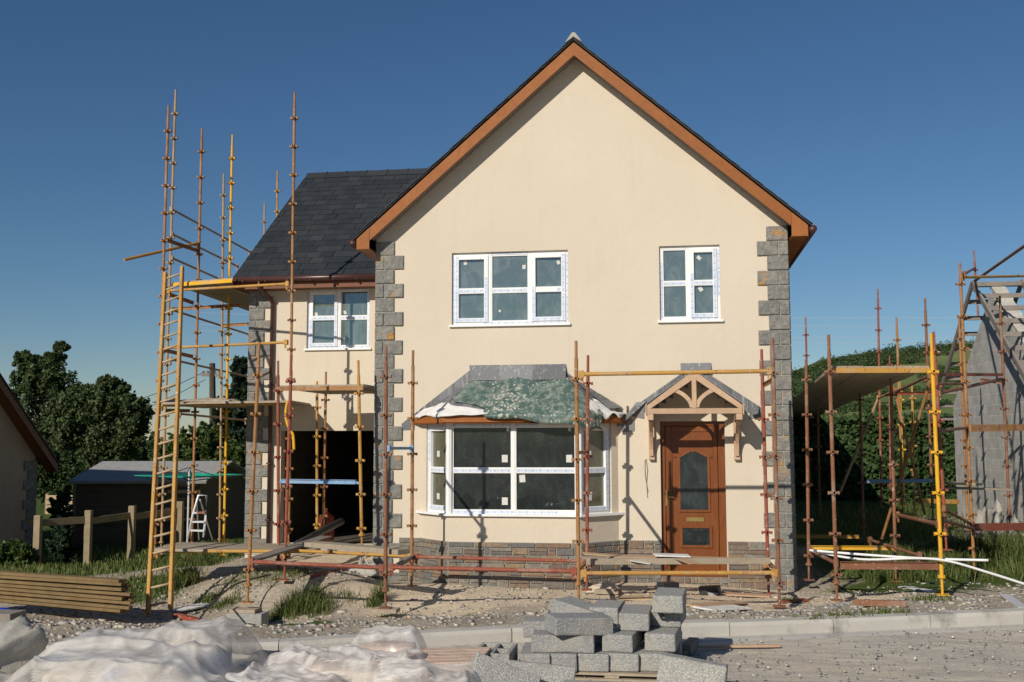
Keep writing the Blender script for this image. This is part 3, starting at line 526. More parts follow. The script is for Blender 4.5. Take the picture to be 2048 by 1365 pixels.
def woods(name, label, rows, mat, leaf=1.0, n=60):
    cl = []
    for (x0, y0, x1, y1, cnt, r) in rows:
        for i in range(cnt):
            u = (i+random.random())/cnt; px = x0+(x1-x0)*u; py = y0+(y1-y0)*u+random.uniform(-3, 3); t = hill_t(px, py); p = hill_pt(px, t); rr = r*.5*random.uniform(.6, 1.35)
            cl.append((p+V((0, 0, rr*.6)), (rr, rr, rr*random.uniform(.8, 1.2)), n))
    v, f = leaves(cl, leaf, .6, 1.3); tag(npmesh(name, v, f, mat), label, 'woodland', kind='stuff')
woods('woodland', 'dark conifer wood covering the hilltop left of the brow', [(1560, 765, 1795, 708, 60, 5), (1560, 775, 1795, 718, 60, 5.5), (1570, 782, 1795, 728, 60, 5.5), (1575, 795, 1750, 738, 45, 5.5), (1578, 805, 1700, 755, 60, 5), (1575, 760, 1790, 704, 60, 5), (1640, 735, 1795, 716, 60, 5), (1570, 790, 1720, 735, 60, 5), (1700, 738, 1795, 730, 30, 5)], M['leafd'], .7, 60)
woods('woodland', 'tree belt along the hill brow behind the block building', [(1800, 706, 1960, 690, 40, 4.5), (1800, 716, 1900, 710, 26, 4.5), (1800, 728, 1845, 724, 16, 4), (1960, 690, 2100, 672, 40, 4), (1800, 708, 1900, 700, 40, 4), (2050, 678, 2480, 648, 110, 4), (2050, 690, 2300, 668, 60, 4)], M['leafd'], .6, 60)
woods('woodland', 'dark hedgerow trees across the green hillside fields', [(1690, 762, 1830, 745, 34, 3.2), (1830, 746, 1960, 738, 34, 3.6), (1840, 756, 1960, 750, 30, 4), (1850, 765, 1960, 762, 30, 3.6), (1585, 800, 1700, 790, 30, 2.6), (1690, 792, 1900, 782, 44, 2.4), (1600, 830, 1900, 815, 60, 2.4), (1650, 822, 1760, 803, 26, 2.2), (1585, 815, 1640, 810, 24, 2), (1840, 760, 1990, 755, 40, 4), (1960, 742, 2480, 722, 120, 3), (1950, 800, 2480, 775, 120, 3), (1100, 848, 1580, 830, 110, 3)], M['leafd'], .5, 50)
# distant wooded skyline on the left
cl = []
for i in range(150):
    px = random.uniform(-150, 800); D = random.uniform(110, 260); y = 900-6*math.sin(px*.01)-(14*math.exp(-((px-288)/22)**2)) + random.uniform(-3, 8); p = PD(px, y, D); r = random.uniform(3, 6)*D/180; cl.append((p-V((0, 0, r*.8)), (r*1.4, r, r), 90))
v, f = leaves(cl, .9, .6, 1.3); tag(npmesh('woodland', v, f, M['leafd']), 'distant wooded skyline low behind the left scaffold', 'woodland', kind='stuff')
# ================================================================ the cream house
YF, YW, YB = 15.5, 18.1, 15.22
XL, XR = PY(750, 800, YF).x, PY(1583, 800, YF).x
XW = PY(496, 800, YW).x
house = empty('house', ((XL+XR)/2, YF, -.5), 'cream rendered two storey house with steep gable, slate roof and grey corner stones', 'house')
AP = PY(1146, 79, YB); EL = PY(713, 473, YB); ER = PY(1619, 447, YB)
XM = (EL.x+ER.x)/2*.5+AP.x*.5; HW = (ER.x-EL.x)/2; ZA = AP.z; ZE = (EL.z+ER.z)/2; SLP = (ZA-ZE)/HW
print('house', XL, XR, XM, (XL+XR)/2, 'ZA', ZA, 'ZE', EL.z, ER.z, 'slope', math.degrees(math.atan(SLP)), 'HW', HW)
TV = .20                                                # vertical height of the sloping board
ROOFT = .05
def roofz(x, off=0): return ZA-abs(x-XM)*SLP+off
def wall_sheet(name, mat, fr, xs, topf, z0, holes, parent, depth=.11, rmat=None):
    """flat wall in frame fr with rectangular openings and their reveals"""
    m = MB(); o, u, n = fr; z = V((0, 0, 1)); cuts = sorted(set(list(xs)+[h[0] for h in holes]+[h[1] for h in holes]))
    P = lambda a, b, c=0: o+u*a+z*b+n*c
    for a0, a1 in zip(cuts[:-1], cuts[1:]):
        mid = (a0+a1)/2; seg = [z0]; hs = sorted([h for h in holes if h[0] <= mid <= h[1]], key=lambda h: h[2])
        lo = (z0, z0)
        for h in hs: m.sheet([P(a0, lo[0]), P(a1, lo[1]), P(a1, h[2]), P(a0, h[2])], o, u, z) if h[2] > lo[0]+1e-4 else None; lo = (h[3], h[3])
        m.sheet([P(a0, lo[0]), P(a1, lo[1]), P(a1, topf(a1)), P(a0, topf(a0))], o, u, z)
    for a0, a1, b0, b1 in holes:
        m.sheet([P(a0, b0), P(a0, b1), P(a0, b1, -depth), P(a0, b0, -depth)], o, n, z); m.sheet([P(a1, b1), P(a1, b0), P(a1, b0, -depth), P(a1, b1, -depth)], o, n, z)
        m.sheet([P(a0, b1), P(a1, b1), P(a1, b1, -depth), P(a0, b1, -depth)], o, u, n); m.sheet([P(a1, b0), P(a0, b0), P(a0, b0, -depth), P(a1, b0, -depth)], o, u, n)
    return m
FX, FN = V((1, 0, 0)), V((0, -1, 0))
fF = (V((0, YF, 0)), FX, FN); fW = (V((0, YW, 0)), FX, FN)
def rect(pxl, pyt, pxr, pyb, Y):
    a = PY(pxl, (pyt+pyb)/2, Y); b = PY(pxr, (pyt+pyb)/2, Y); zt = (PY(pxl, pyt, Y).z+PY(pxr, pyt-(pxr-pxl)*.02, Y).z)/2
    return a.x, b.x, 0, 0
def win(xl, xr, yt_l, yt_r, yb_l, yb_r, Y):
    zt = (PY(xl, yt_l, Y).z+PY(xr, yt_r, Y).z)/2; zb = (PY(xl, yb_l, Y).z+PY(xr, yb_r, Y).z)/2; ym = (yt_l+yb_l)/2
    return [PY(xl, ym, Y).x, PY(xr, ym, Y).x, zb, zt]
W1 = win(903.5, 1136, 507, 499.5, 651, 646, YF); W2 = win(1319, 1440.5, 492.8, 489.5, 642, 639.5, YF); W3 = win(613.5, 739.5, 578.8, 574.6, 699, 695, YW)
DR = [PY(1322, 990, YF).x, PY(1452, 990, YF).x, PY(1387, 1147, YF).z, PY(1387, 843, YF).z]
GA = [PY(561, 960, YW).x, XL+.05, zpx(PY(600, 860, YW).x, YW, 1088), PY(650, 862, YW).z]
ZPL = PY(1000, 1083, 15.0).z                             # top of the stone plinth
BAY = [PY(862, 940, YF).x+.15, PY(1218, 940, YF).x-.15, ZPL+.35, PY(1000, 842, YF).z]
print('W1', W1, 'W2', W2, 'W3', W3, 'DR', DR, 'GA', GA, 'ZPL', ZPL)
holes = [tuple(W1), tuple(W2), tuple(DR)]
wm = wall_sheet('wall', None, fF, [XL, XM, XR], lambda x: roofz(x, -.10), -.9, [h for h in holes]+[(BAY[0], BAY[1], BAY[2], BAY[3])], house)
# side and back walls
for xx in (XL, XR): wm.sheet([V((xx, YF, -.9)), V((xx, YF, roofz(xx, -.1))), V((xx, 25, roofz(xx, -.1))), V((xx, 25, -.9))], V((xx, YF, 0)), V((0, 1, 0)), V((0, 0, 1)))
wm.sheet([V((XL, 25, -.9)), V((XR, 25, -.9)), V((XR, 25, roofz(XR, -.1))), V((XM, 25, ZA-.1)), V((XL, 25, roofz(XL, -.1)))], V((0, 25, 0)), FX, V((0, 0, 1)))
zwt = PY(600, 566, YW).z
ww_ = wall_sheet('wall', None, fW, [XW, XL+.02], lambda x: zwt, -.9, [tuple(W3), tuple(GA)], house, .2)
wm.v_off = len(wm.v)
k = len(wm.v); wm.v += ww_.v; wm.f += [tuple(i+k for i in f) for f in ww_.f]; wm.uv += ww_.uv
WR_Y, WR_Z = 21.45, 0
gpk = PD(596, 350, 1)                                    # wing roof: left verge
XV = XW-.17; ZR = zpx(XV, WR_Y, 352); YG = 17.72; ZG = zpx(XV, YG, 557)
print('wing roof', XV, ZR, ZG, math.degrees(math.atan((ZR-ZG)/(WR_Y-YG))), 'ridge px check')
wm.sheet([V((XW, YW, -.9)), V((XW, YW, zwt)), V((XW, WR_Y, ZR-.15)), V((XW, WR_Y*2-YW, zwt)), V((XW, WR_Y*2-YW, -.9))], V((XW, YW, 0)), V((0, 1, 0)), V((0, 0, 1)))
wm.sheet([V((XW, WR_Y*2-YW, -.9)), V((XW, WR_Y*2-YW, zwt)), V((XL, WR_Y*2-YW, zwt)), V((XL, WR_Y*2-YW, -.9))], V((XW, 24, 0)), FX, V((0, 0, 1)))
wm.build('wall', M['render'], house)
# interior rooms so openings look into something dark
rm = MB()
def room(m, x0, x1, y0, y1, z0, z1):
    m.sheet([(x0, y1, z0), (x1, y1, z0), (x1, y1, z1), (x0, y1, z1)], V((x0, y1, z0)), FX, V((0, 0, 1)))
    for x in (x0, x1): m.sheet([(x, y0, z0), (x, y1, z0), (x, y1, z1), (x, y0, z1)], V((x, y0, z0)), V((0, 1, 0)), V((0, 0, 1)))
    m.sheet([(x0, y0, z1), (x1, y0, z1), (x1, y1, z1), (x0, y1, z1)], V((x0, y0, z1)), FX, V((0, 1, 0))); m.sheet([(x0, y0, z0), (x1, y0, z0), (x1, y1, z0), (x0, y1, z0)], V((x0, y0, z0)), FX, V((0, 1, 0)))
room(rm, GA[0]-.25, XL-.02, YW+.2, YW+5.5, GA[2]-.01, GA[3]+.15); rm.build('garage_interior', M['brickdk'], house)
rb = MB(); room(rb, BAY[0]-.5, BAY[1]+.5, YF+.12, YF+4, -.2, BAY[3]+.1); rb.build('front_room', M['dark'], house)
fl = MB(); fl.bx(GA[0], XL, YW-.35, YW+.21, GA[2]-.3, GA[2]-.004); fl.build('garage_threshold', M['mortar'], house)
# ---- windows
def film(m, fr, a0, a1, b0, b1, c, horiz, wd=.04, skip=.12):
    wd *= 1.2
    """printed film strip along a member, torn off here and there"""
    L = (a1-a0) if horiz else (b1-b0); s = 0
    while s < L-.02:
        l = min(random.uniform(.3, .9), L-s)
        if random.random() > skip:
            if horiz: mid = (b0+b1)/2; m.lb(fr, a0+s, a0+s+l-.012, mid-wd/2, mid+wd/2, c, c+.0025)
            else: mid = (a0+a1)/2; m.lb(fr, mid-wd/2, mid+wd/2, b0+s, b0+s+l-.012, c, c+.0025)
        s += l
def window(name, label, fr, a0, a1, b0, b1, cols, transom, parent, glass, rec=.045, sill=True, seed=0, stick=(), handles=()):
    random.seed(seed); root = MB(); fm = MB(); gl = MB(); d = .06; z0 = -rec-d
    H = b1-b0; fo = .042
    root.lb(fr, a0, a1, b0, b0+fo, z0, -rec); root.lb(fr, a0, a1, b1-fo, b1, z0, -rec); root.lb(fr, a0, a0+fo, b0+fo, b1-fo, z0, -rec); root.lb(fr, a1-fo, a1, b0+fo, b1-fo, z0, -rec)
    x = a0; W = a1-a0
    panes = []
    for i, (frac, kind) in enumerate(cols):
        x1 = x+W*frac; l = x+(fo if i == 0 else fo*.5); r = x1-(fo if i == len(cols)-1 else fo*.5)
        if i: root.lb(fr, x-fo*.5, x+fo*.5, b0+fo, b1-fo, z0, -rec+.001)
        s = .062 if kind == 's' else .020; c = -rec+(.018 if kind == 's' else -.004); lo, hi = b0+fo, b1-fo; zc = z0+.004
        root.lb(fr, l, l+s, lo, hi, zc, c); root.lb(fr, r-s, r, lo, hi, zc, c); root.lb(fr, l+s, r-s, lo, lo+s, zc, c); root.lb(fr, l+s, r-s, hi-s, hi, zc, c)
        if transom: tm = b0+H*transom; root.lb(fr, l+s, r-s, tm-.042, tm+.042, zc, c-.003); film(fm, fr, l+s, r-s, tm-.042, tm+.042, c-.003, True, .044)
        g0, g1 = l+s, r-s
        if transom: panes += [(g0, g1, lo+s, tm-.042), (g0, g1, tm+.042, hi-s)]
        else: panes.append((g0, g1, lo+s, hi-s))
        if kind == 's':
            film(fm, fr, l, l+s, lo, hi, c, False, .042, .2); film(fm, fr, r-s, r, lo, hi, c, False, .042, .1); film(fm, fr, l+s, r-s, lo, lo+s, c, True, .042, .2)
            if random.random() < .4: film(fm, fr, l+s, r-s, hi-s, hi, c, True, .042, .2)
        else: film(fm, fr, l, r, b1-fo-.003, b1, -rec, True, .03, .1)
        x = x1
    film(fm, fr, a0, a1, b0, b0+fo, -rec, True, .034, .15); film(fm, fr, a0, a0+fo, b0+fo, b1-fo, -rec, False, .034, .25); film(fm, fr, a1-fo, a1, b0+fo, b1-fo, -rec, False, .034, .35)
    if sill: root.lb(fr, a0-.035, a1+.035, b0-.035, b0-.001, -rec-.02, .045)
    w_ = root.build(name, M['upvc'], parent, bevel=.003, seg=1)
    if label: w_['label'] = label
    for p in panes: g = MB(); g.lb(fr, p[0]-.004, p[1]+.004, p[2]-.004, p[3]+.004, -rec-.035, -rec-.027); g.build('pane', glass, w_)
    fm.build('printed_film', M['film'], w_)
    if handles:
        hm = MB()
        for (ha, hb0, hb1) in handles: hm.lb(fr, ha, hb0, hb1, hb1+.03, -rec+.01, -rec+.03)
        hm.build('trickle_vent', M['upvc'], w_)
    for u_, v_, s_, ang in stick:
        st = MB()
        cx, cz = a0+W*u_, b0+H*v_; o, uu, nn = fr; z = V((0, 0, 1)); ca_, sa = math.cos(ang), math.sin(ang); e1 = (uu*ca_+z*sa)*s_; e2 = (z*ca_-uu*sa)*s_*1.25
        st.box(o+uu*cx+z*cz+nn*(-rec-.0265)-e1/2-e2/2, e1, e2, nn*.001); st.build('paper_label', M['sticker'], w_)
    random.seed(seed+99); return w_
window('window', 'wide three-light upstairs window', fF, *W1, [(.325, 's'), (.35, 'f'), (.325, 's')], .47, house, M['glass'], seed=1, stick=((.11, .87, .05, .1), (.62, .79, .05, -.05), (.915, .84, .045, .35), (.41, .19, .03, .9)),
       handles=((W1[0]+.14, W1[0]+.44, W1[3]-.062-.042), (W1[1]-.46, W1[1]-.12, W1[3]-.062-.042)))
window('window', 'small two-light upstairs window', fF, *W2, [(.48, 'f'), (.52, 's')], .50, house, M['glass'], seed=2, stick=((.66, .84, .05, .75), (.68, .42, .055, .55)))
window('window', 'two-light window over the garage', fW, *W3, [(.5, 's'), (.5, 'f')], .51, house, M['glass'], seed=3, stick=((.13, .58, .05, .3), (.59, .60, .05, .3), (.58, .15, .045, .6)))
# ---- quoins
def quoins(xc, sgn, Y, z0, z1, label):
    m = MB(); mo = MB(); c = .2175; z = z1; k = 0; side = V((0, 1, 0))
    mo.bx(*sorted((xc-sgn*.004, xc+sgn*.29)), Y-.012, Y+.02, z0, z1)
    while z-c > z0-.05:
        pr = .032+random.uniform(-.006, .008); a = random.uniform(-.01, .01); g = .006
        def B(a0, a1): x0, x1 = sorted((xc+sgn*a0, xc+sgn*a1)); m.bx(x0+g, x1-g, Y-pr, Y+.03, z-c+g, z-g)
        if k % 2: B(-.012, .13+a); B(.13+a, .435+a); mo.bx(*sorted((xc+sgn*.29, xc+sgn*(.435+a))), Y-.010, Y+.02, z-c, z)
        else: B(-.012, .295+a)
        z -= c; k += 1
    # return faces on the side of the corner
        x0, x1 = sorted((xc+sgn*.004, xc-sgn*.022)); m.bx(x0, x1, Y+.032, Y+(.3 if k % 2 else .44), z+g, z+c-g)
    q = m.build('quoin_column', M['quoin'], house, bevel=.008, seg=1); q['label'] = label
    mo.build('quoin_mortar', M['mortar'], house)
zq = PY(1550, 425, YF).z
quoins(XL, 1, YF, -.55, roofz(XL, -.25), 'left corner stones of the gable'); quoins(XR, -1, YF, -.55, roofz(XR, -.22), 'right corner stones of the gable'); quoins(XW, 1, YW, -.4, zwt-.02, 'corner stones of the garage wing')
# ---- plinth of mixed stone
def stonewall(m, mo, p0, p1, z0, z1, nrm, seed=0):
    r = random.Random(seed); p0, p1 = V(p0), V(p1); L = (p1-p0).length; u = (p1-p0).normalized(); z = z1
    mo.box(p0+V((0, 0, z0-p0.z)), u*L, nrm*.03, V((0, 0, z1-z0)))
    rows = []
    while z > z0+.02:
        h = r.choice((.055, .07, .085, .10, .12)); h = min(h, z-z0)
        x = 0
        while x < L-.01:
            l = min(r.uniform(.10, .42)*(1.3 if h < .08 else .8), L-x)
            if L-x-l < .06: l = L-x
            g = .006
            if h > .095 and r.random() < .5: hh = h*r.uniform(.4, .6); m.box(p0+u*(x+g)+V((0, 0, z-hh+g/2-p0.z)), u*(l-2*g), nrm*(.042+r.uniform(0, .014)), V((0, 0, hh-g))); m.box(p0+u*(x+g)+V((0, 0, z-h+g/2-p0.z)), u*(l-2*g), nrm*(.042+r.uniform(0, .014)), V((0, 0, h-hh-g)))
            else: m.box(p0+u*(x+g)+V((0, 0, z-h+g/2-p0.z)), u*(l-2*g), nrm*(.042+r.uniform(0, .014)), V((0, 0, h-g)))
            x += l
        z -= h
pb = .53; BXL, BXR = PY(843, 1000, YF).x, PY(1237, 1000, YF).x; YBF = YF-pb; BFL, BFR = BXL+pb, BXR-pb
print('bay', BXL, BXR, BFL, BFR, 'check', PY(897, 1000, YBF).x, PY(1150, 1000, YBF).x)
S2 = math.sqrt(.5); nL, nR = V((-S2, -S2, 0)), V((S2, -S2, 0)); zb = -.62
pm, mo = MB(), MB()
stonewall(pm, mo, (XL+.40, YF, 0), (BXL, YF, 0), zb, ZPL-.01, FN, 1); stonewall(pm, mo, (BXL, YF, 0), (BFL, YBF, 0), zb, ZPL-.01, nL, 2); stonewall(pm, mo, (BFL, YBF, 0), (BFR, YBF, 0), zb, ZPL-.01, FN, 3)
stonewall(pm, mo, (BFR, YBF, 0), (BXR, YF, 0), zb, ZPL-.01, nR, 4); stonewall(pm, mo, (BXR, YF, 0), (DR[0]-.01, YF, 0), zb, ZPL-.01, FN, 5); stonewall(pm, mo, (DR[1]+.01, YF, 0), (XR-.40, YF, 0), zb, ZPL-.01, FN, 6); stonewall(pm, mo, (DR[0]-.01, YF, 0), (DR[1]+.01, YF, 0), zb, DR[2]-.05, FN, 7)
pm.build('stone_plinth', M['plinth'], house, bevel=.006, seg=1); mo.build('plinth_mortar', M['mortar'], house)
# ---- bay
bay = MB(); ZS = PY(1000, 1033, YBF).z; ZBT = PY(1000, 846, YBF).z
fr1 = (V((BFL, YBF, 0)), FX, FN); LB = BFR-BFL; uL = V((S2, -S2, 0)); uR = V((S2, S2, 0)); LS = pb/S2
fr0 = (V((BXL, YF, 0)), uL, nL); fr2 = (V((BFR, YBF, 0)), uR, nR)
for fr, L in ((fr0, LS), (fr1, LB), (fr2, LS)):
    bay.sheet([fr[0]+V((0, 0, ZPL-.02)), fr[0]+fr[1]*L+V((0, 0, ZPL-.02)), fr[0]+fr[1]*L+V((0, 0, ZS)), fr[0]+V((0, 0, ZS))], fr[0], fr[1], V((0, 0, 1)))
for fr, L, s_ in ((fr0, LS, 0), (fr2, LS, 1)):           # rendered cheeks against the wall
    a = (0, .13) if s_ == 0 else (L-.13, L); bay.lb(fr, a[0], a[1], ZS, ZBT+.1, -.1, 0.0)
bayo = bay.build('bay', M['render'], house)
window('bay_window', 'large front bay window with four dark panes', fr1, .0, LB, ZS+.03, ZBT-.01, [(.5, 'f'), (.5, 'f')], .48, house, M['glassb'], rec=.03, sill=False, seed=11, stick=((.43, .61, .085, .0), (.955-.03, .61, .085, 0.02), (.43, .14, .085, 0), (.565, .39, .085, .08), (.455, .93, .04, 0), (.93, .93, .04, 0)))
window('bay_window', 'left angled side of the bay window', fr0, .13, LS-.005, ZS+.03, ZBT-.01, [(1, 's')], .48, house, M['glassp'], rec=.03, sill=False, seed=12, stick=((.4, .66, .07, 0), (.4, .18, .07, 0)))
window('bay_window', 'right angled side of the bay window', fr2, .005, LS-.13, ZS+.03, ZBT-.01, [(1, 's')], .48, house, M['glassp'], rec=.03, sill=False, seed=13, stick=((.4, .66, .07, 0), (.4, .18, .07, 0)))
sl2 = MB(); e = .05
def off(p, n_, d): return V(p)+n_*d
pts = [V((BXL-.09, YF, 0)), V((BFL-.03, YBF-e, 0)), V((BFR+.03, YBF-e, 0)), V((BXR+.09, YF, 0)), V((BXR-.1, YF, 0)), V((BFR-.04, YBF+.06, 0)), V((BFL+.04, YBF+.06, 0)), V((BXL+.1, YF, 0))]
sl2.prism([p+V((0, 0, ZS)) for p in pts], (0, 0, .032)); sl2.build('bay_sill', M['upvc'], house, bevel=.004, seg=1)
pc = MB()
for c_ in (BFL, BFR): pc.tube((c_, YBF+.035, ZS+.03), (c_, YBF+.035, ZBT), .052, n=8)
pc.build('bay_corner_post', M['upvc'], house)
fa = MB(); ZF0, ZF1 = ZBT-.01, ZBT+.105; ov = .16
ea = [V((BXL-.14, YF, 0)), V((BFL-.07, YBF-ov, 0)), V((BFR+.07, YBF-ov, 0)), V((BXR+.14, YF, 0))]
for a, b in zip(ea[:-1], ea[1:]): d = (b-a).normalized(); n_ = V((d.y, -d.x, 0)); fa.box(a+V((0, 0, ZF0)), b-a, -n_*.022, V((0, 0, ZF1-ZF0)))
fa.prism([p+V((0, 0, ZF0+.004)) for p in (ea[0], ea[1], ea[2], ea[3])], (0, 0, .012)); fa.build('bay_fascia', M['oak'], house)
# bay roof: green sheet draped over the hips, white felt, lead step flashing
ZT = PY(1040, 757, YF).z; XT0, XT1 = PY(958, 757, YF).x, PY(1128, 757, YF).x
def bayroof(s, t):                                       # s along eaves 0..3 (3 faces), t up slope
    a = ea[0].lerp(ea[1], s) if s < 1 else (ea[1].lerp(ea[2], s-1) if s < 2 else ea[2].lerp(ea[3], s-2))
    if s < 1: top = V((XT0, YF, 0))
    elif s < 2: top = V((XT0+(XT1-XT0)*(s-1), YF-.0, 0))
    else: top = V((XT1, YF, 0))
    p = a.lerp(top, t); p.z = ZF1+.01+(ZT-ZF1)*t; p.y = min(p.y, YF-.004)
    return p
rd = MB(); N1 = 24
for i in range(3*N1):
    for j in range(10): q = [bayroof((i+a)/N1-(1e-6 if a else 0), (j+b)/10) for a, b in ((0, 0), (1, 0), (1, 1), (0, 1))]; rd.face(q)
rd.build('bay_roof_deck', M['lead'], house)
def drape(name, mat, s0, s1, t0f, t1f, lift, amp, seed, ns=70, ntt=22):
    v, f = [], []
    for i in range(ns+1):
        s = s0+(s1-s0)*i/ns
        for j in range(ntt+1):
            t = t0f(s)+(t1f(s)-t0f(s))*j/ntt; p = bayroof(min(s, 2.999), max(t, 0)); n_ = V((0, -.6, .8)) if 1 <= s < 2 else (V((-.5, -.5, .7)) if s < 1 else V((.5, -.5, .7)))
            if t < 0: p = p+V((0, -.05 if 1 <= s < 2 else -.02, t*.85))
            p = p+n_*(lift+amp*mnoise.noise(V((s*3.1+seed, t*3.3, seed)))*1.0+amp*.35*mnoise.noise(V((s*11, t*9, seed))))
            p.y = min(p.y, YF-.02); v.append(p[:])
    for i in range(ns):
        for j in range(ntt): a = i*(ntt+1)+j; f.append((a, a+ntt+1, a+ntt+2, a+1))
    o = npmesh(name, v, f, mat, house, smooth=True); so_ = o.modifiers.new('s', 'SOLIDIFY'); so_.thickness = .004; return o
drape('green_roof_sheet', M['tarp'], .80, 2.42, lambda s: (.42-.3*max(0, s-.8) if s < 1.0 else (.30-.9*(s-1)+.10*max(0, math.sin((s-1)*9)) if s < 1.3 else -.06-.22*min(1, (s-1.3)*1.2)+.02*math.sin(s*17))), lambda s: .985, .035, .028, 3)
drape('white_felt_underlay', M['feltw'],   .10, 1.34, lambda s: -.04-.02*math.sin(s*9), lambda s: .10+.22*math.sin(min(1, s/1.3)*math.pi)*(1 if s < 1 else 1-.8*(s-1)), .022, .035, 8, 40, 10)
drape('white_felt_underlay', M['feltw'], 2.2, 2.97, lambda s: -.05-.05*math.sin(s*23), lambda s: .62-.5*(s-2.2)+.05*math.sin(s*31), .018, .06, 18, 30, 16)
def stepflash(m, x0, z0, x1, z1, Y, wid, n, sgn):
    """stepped lead pieces climbing a wall from (x0,z0) to (x1,z1)"""
    for i in range(n):
        t0, t1 = i/n-.02, (i+1)/n+.06; a = V((x0+(x1-x0)*t0, Y, z0+(z1-z0)*t0)); b = V((x0+(x1-x0)*t1, Y, z0+(z1-z0)*t1)); pr = .006+.004*(i % 3)+.0015*i/n
        m.prism([a, b, V((b.x, Y, b.z-wid*random.uniform(.95, 1.1))), V((a.x, Y, b.z-wid*1.05)), ], (0, -pr, 0)) if sgn > 0 else m.prism([a, b, V((b.x, Y, a.z-wid*1.0)), V((a.x, Y, a.z-wid*1.0))], (0, -pr, 0))
lm = MB(); p0, p1 = PY(806, 850, YF), PY(944, 738, YF); stepflash(lm, p0.x, p0.z+.03, p1.x, p1.z, YF, .24, 9, 1)
p0, p1 = PY(1128, 741, YF), PY(1262, 838, YF)
for i in range(9):
    t0, t1 = i/9-.02, (i+1)/9+.05; a, b = p0.lerp(p1, t0), p0.lerp(p1, t1); lm.prism([V((a.x, YF, a.z)), V((b.x, YF, b.z)), V((b.x, YF, b.z-.14)), V((a.x, YF, b.z-.16))], (0, -.008-.003*(i % 3), 0))
for i in range(8):
    t0 = i/8; q0 = bayroof(2.62, .93-t0*.85); q1 = bayroof(2.985, .99-t0*.85); q2 = bayroof(2.985, .99-t0*.85-.15); q3 = bayroof(2.62, .93-t0*.85-.13); up_ = V((.03, -.03, .045+.004*(i % 2)))
    lm.prism([q0+up_, q1+up_, q2+up_, q3+up_], (0, -.004, .006))
a, b = PY(938.5, 731, YF), PY(1131, 730, YF)
for i in range(3): x0 = a.x+(b.x-a.x)*i/3; x1 = a.x+(b.x-a.x)*(i+1)/3+.01; z_ = a.z; lm.prism([V((x0, YF, z_)), V((x1, YF, z_)), V((x1, YF-.10-.002*i, z_-.235)), V((x0+(.06 if i == 0 else 0), YF-.10-.002*i, z_-.235))], (0, -.006, 0))
lm.build('bay_lead_flashing', M['lead'], house, bevel=.002, seg=1)
# ---- gable boards, soffits, eaves boxes
def slope_pt(x, dz, Y): return V((x, Y, roofz(x, dz)))
bb, sf, eb = MB(), MB(), MB()
for sg in (-1, 1):
    xe = XM+sg*HW; xk = (XL-.03) if sg < 0 else (XR+.03)
    bb.prism([slope_pt(XM, -.045, YB), slope_pt(xk, -.045, YB), slope_pt(xk, -.045-TV, YB), slope_pt(XM, -.045-TV, YB)], (0, .022, 0))
    zfoot = roofz(xe, -.19)
    bb.prism([slope_pt(xk+sg*.004, -.045, YB-.004), slope_pt(xe-sg*.03, -.045, YB-.004), V((xe-sg*.03, YB-.004, zfoot)), V((xk+sg*.004, YB-.004, zfoot))], (0, .022, 0))
    sf.prism([slope_pt(XM, -.03-TV*.8, YB+.023), slope_pt(xk, -.03-TV*.8, YB+.023), slope_pt(xk, -.045-TV*.8, YB+.023), slope_pt(XM, -.045-TV*.8, YB+.023)], (0, YF-YB-.03, 0))
    x0, x1 = sorted((xk, xe-sg*.03)); eb.bx(x0, x1, YB+.02, 25, zfoot, zfoot+.015); eb.bx(*sorted((xe-sg*.03, xe-sg*.012)), YB-.003, 25, zfoot-.003, roofz(xe, -.03)); eb.build('eaves_fascia', M['oak'], house); eb = MB()
bb.build('barge_board', M['oak'], house); sf.build('soffit', M['soffit'], house)
def slates(m, o, u, v, nu, nv, w_, h_, clip=None, nrm=None):
    nrm = nrm or u.cross(v).normalized()
    for j in range(nv):
        for i in range(-1, nu+1):
            a = (i+(.5 if j % 2 else 0))*w_+random.uniform(-.006, .006); a0 = max(0, a); a1 = min(nu*w_, a+w_-.005)
            if a1-a0 < .03: continue
            p = o+u*a0+v*(j*h_); t = .006+random.uniform(0, .003)
            if clip and not clip(p+u*(a1-a0)*.5+v*h_*.5): continue
            m.box(p+nrm*(.012+random.uniform(0, .002)), u*(a1-a0), v*(h_*1.25)-nrm*.012, nrm*t)
sm, rs = MB(), MB(); cs = math.cos(math.atan(SLP)); LSp = HW/cs
for sg in (-1, 1):
    u = V((0, 1, 0)); xe = XM+sg*(HW+.04); v = V((-sg, 0, SLP)).normalized(); o = V((xe, YB-.05, roofz(xe, .0)))
    nrm = V((sg*SLP, 0, 1)).normalized()
    rs.prism([V((XM, YB-.03, ZA)), V((xe, YB-.03, roofz(xe))), V((xe, YB-.03, roofz(xe, -.02))), V((XM, YB-.03, ZA-.02))], (0, 9.9, 0))
    slates(sm, o, u, v, 33, int(LSp/.22)+1, .3, .222, lambda p: p.z < ZA-.02, nrm)
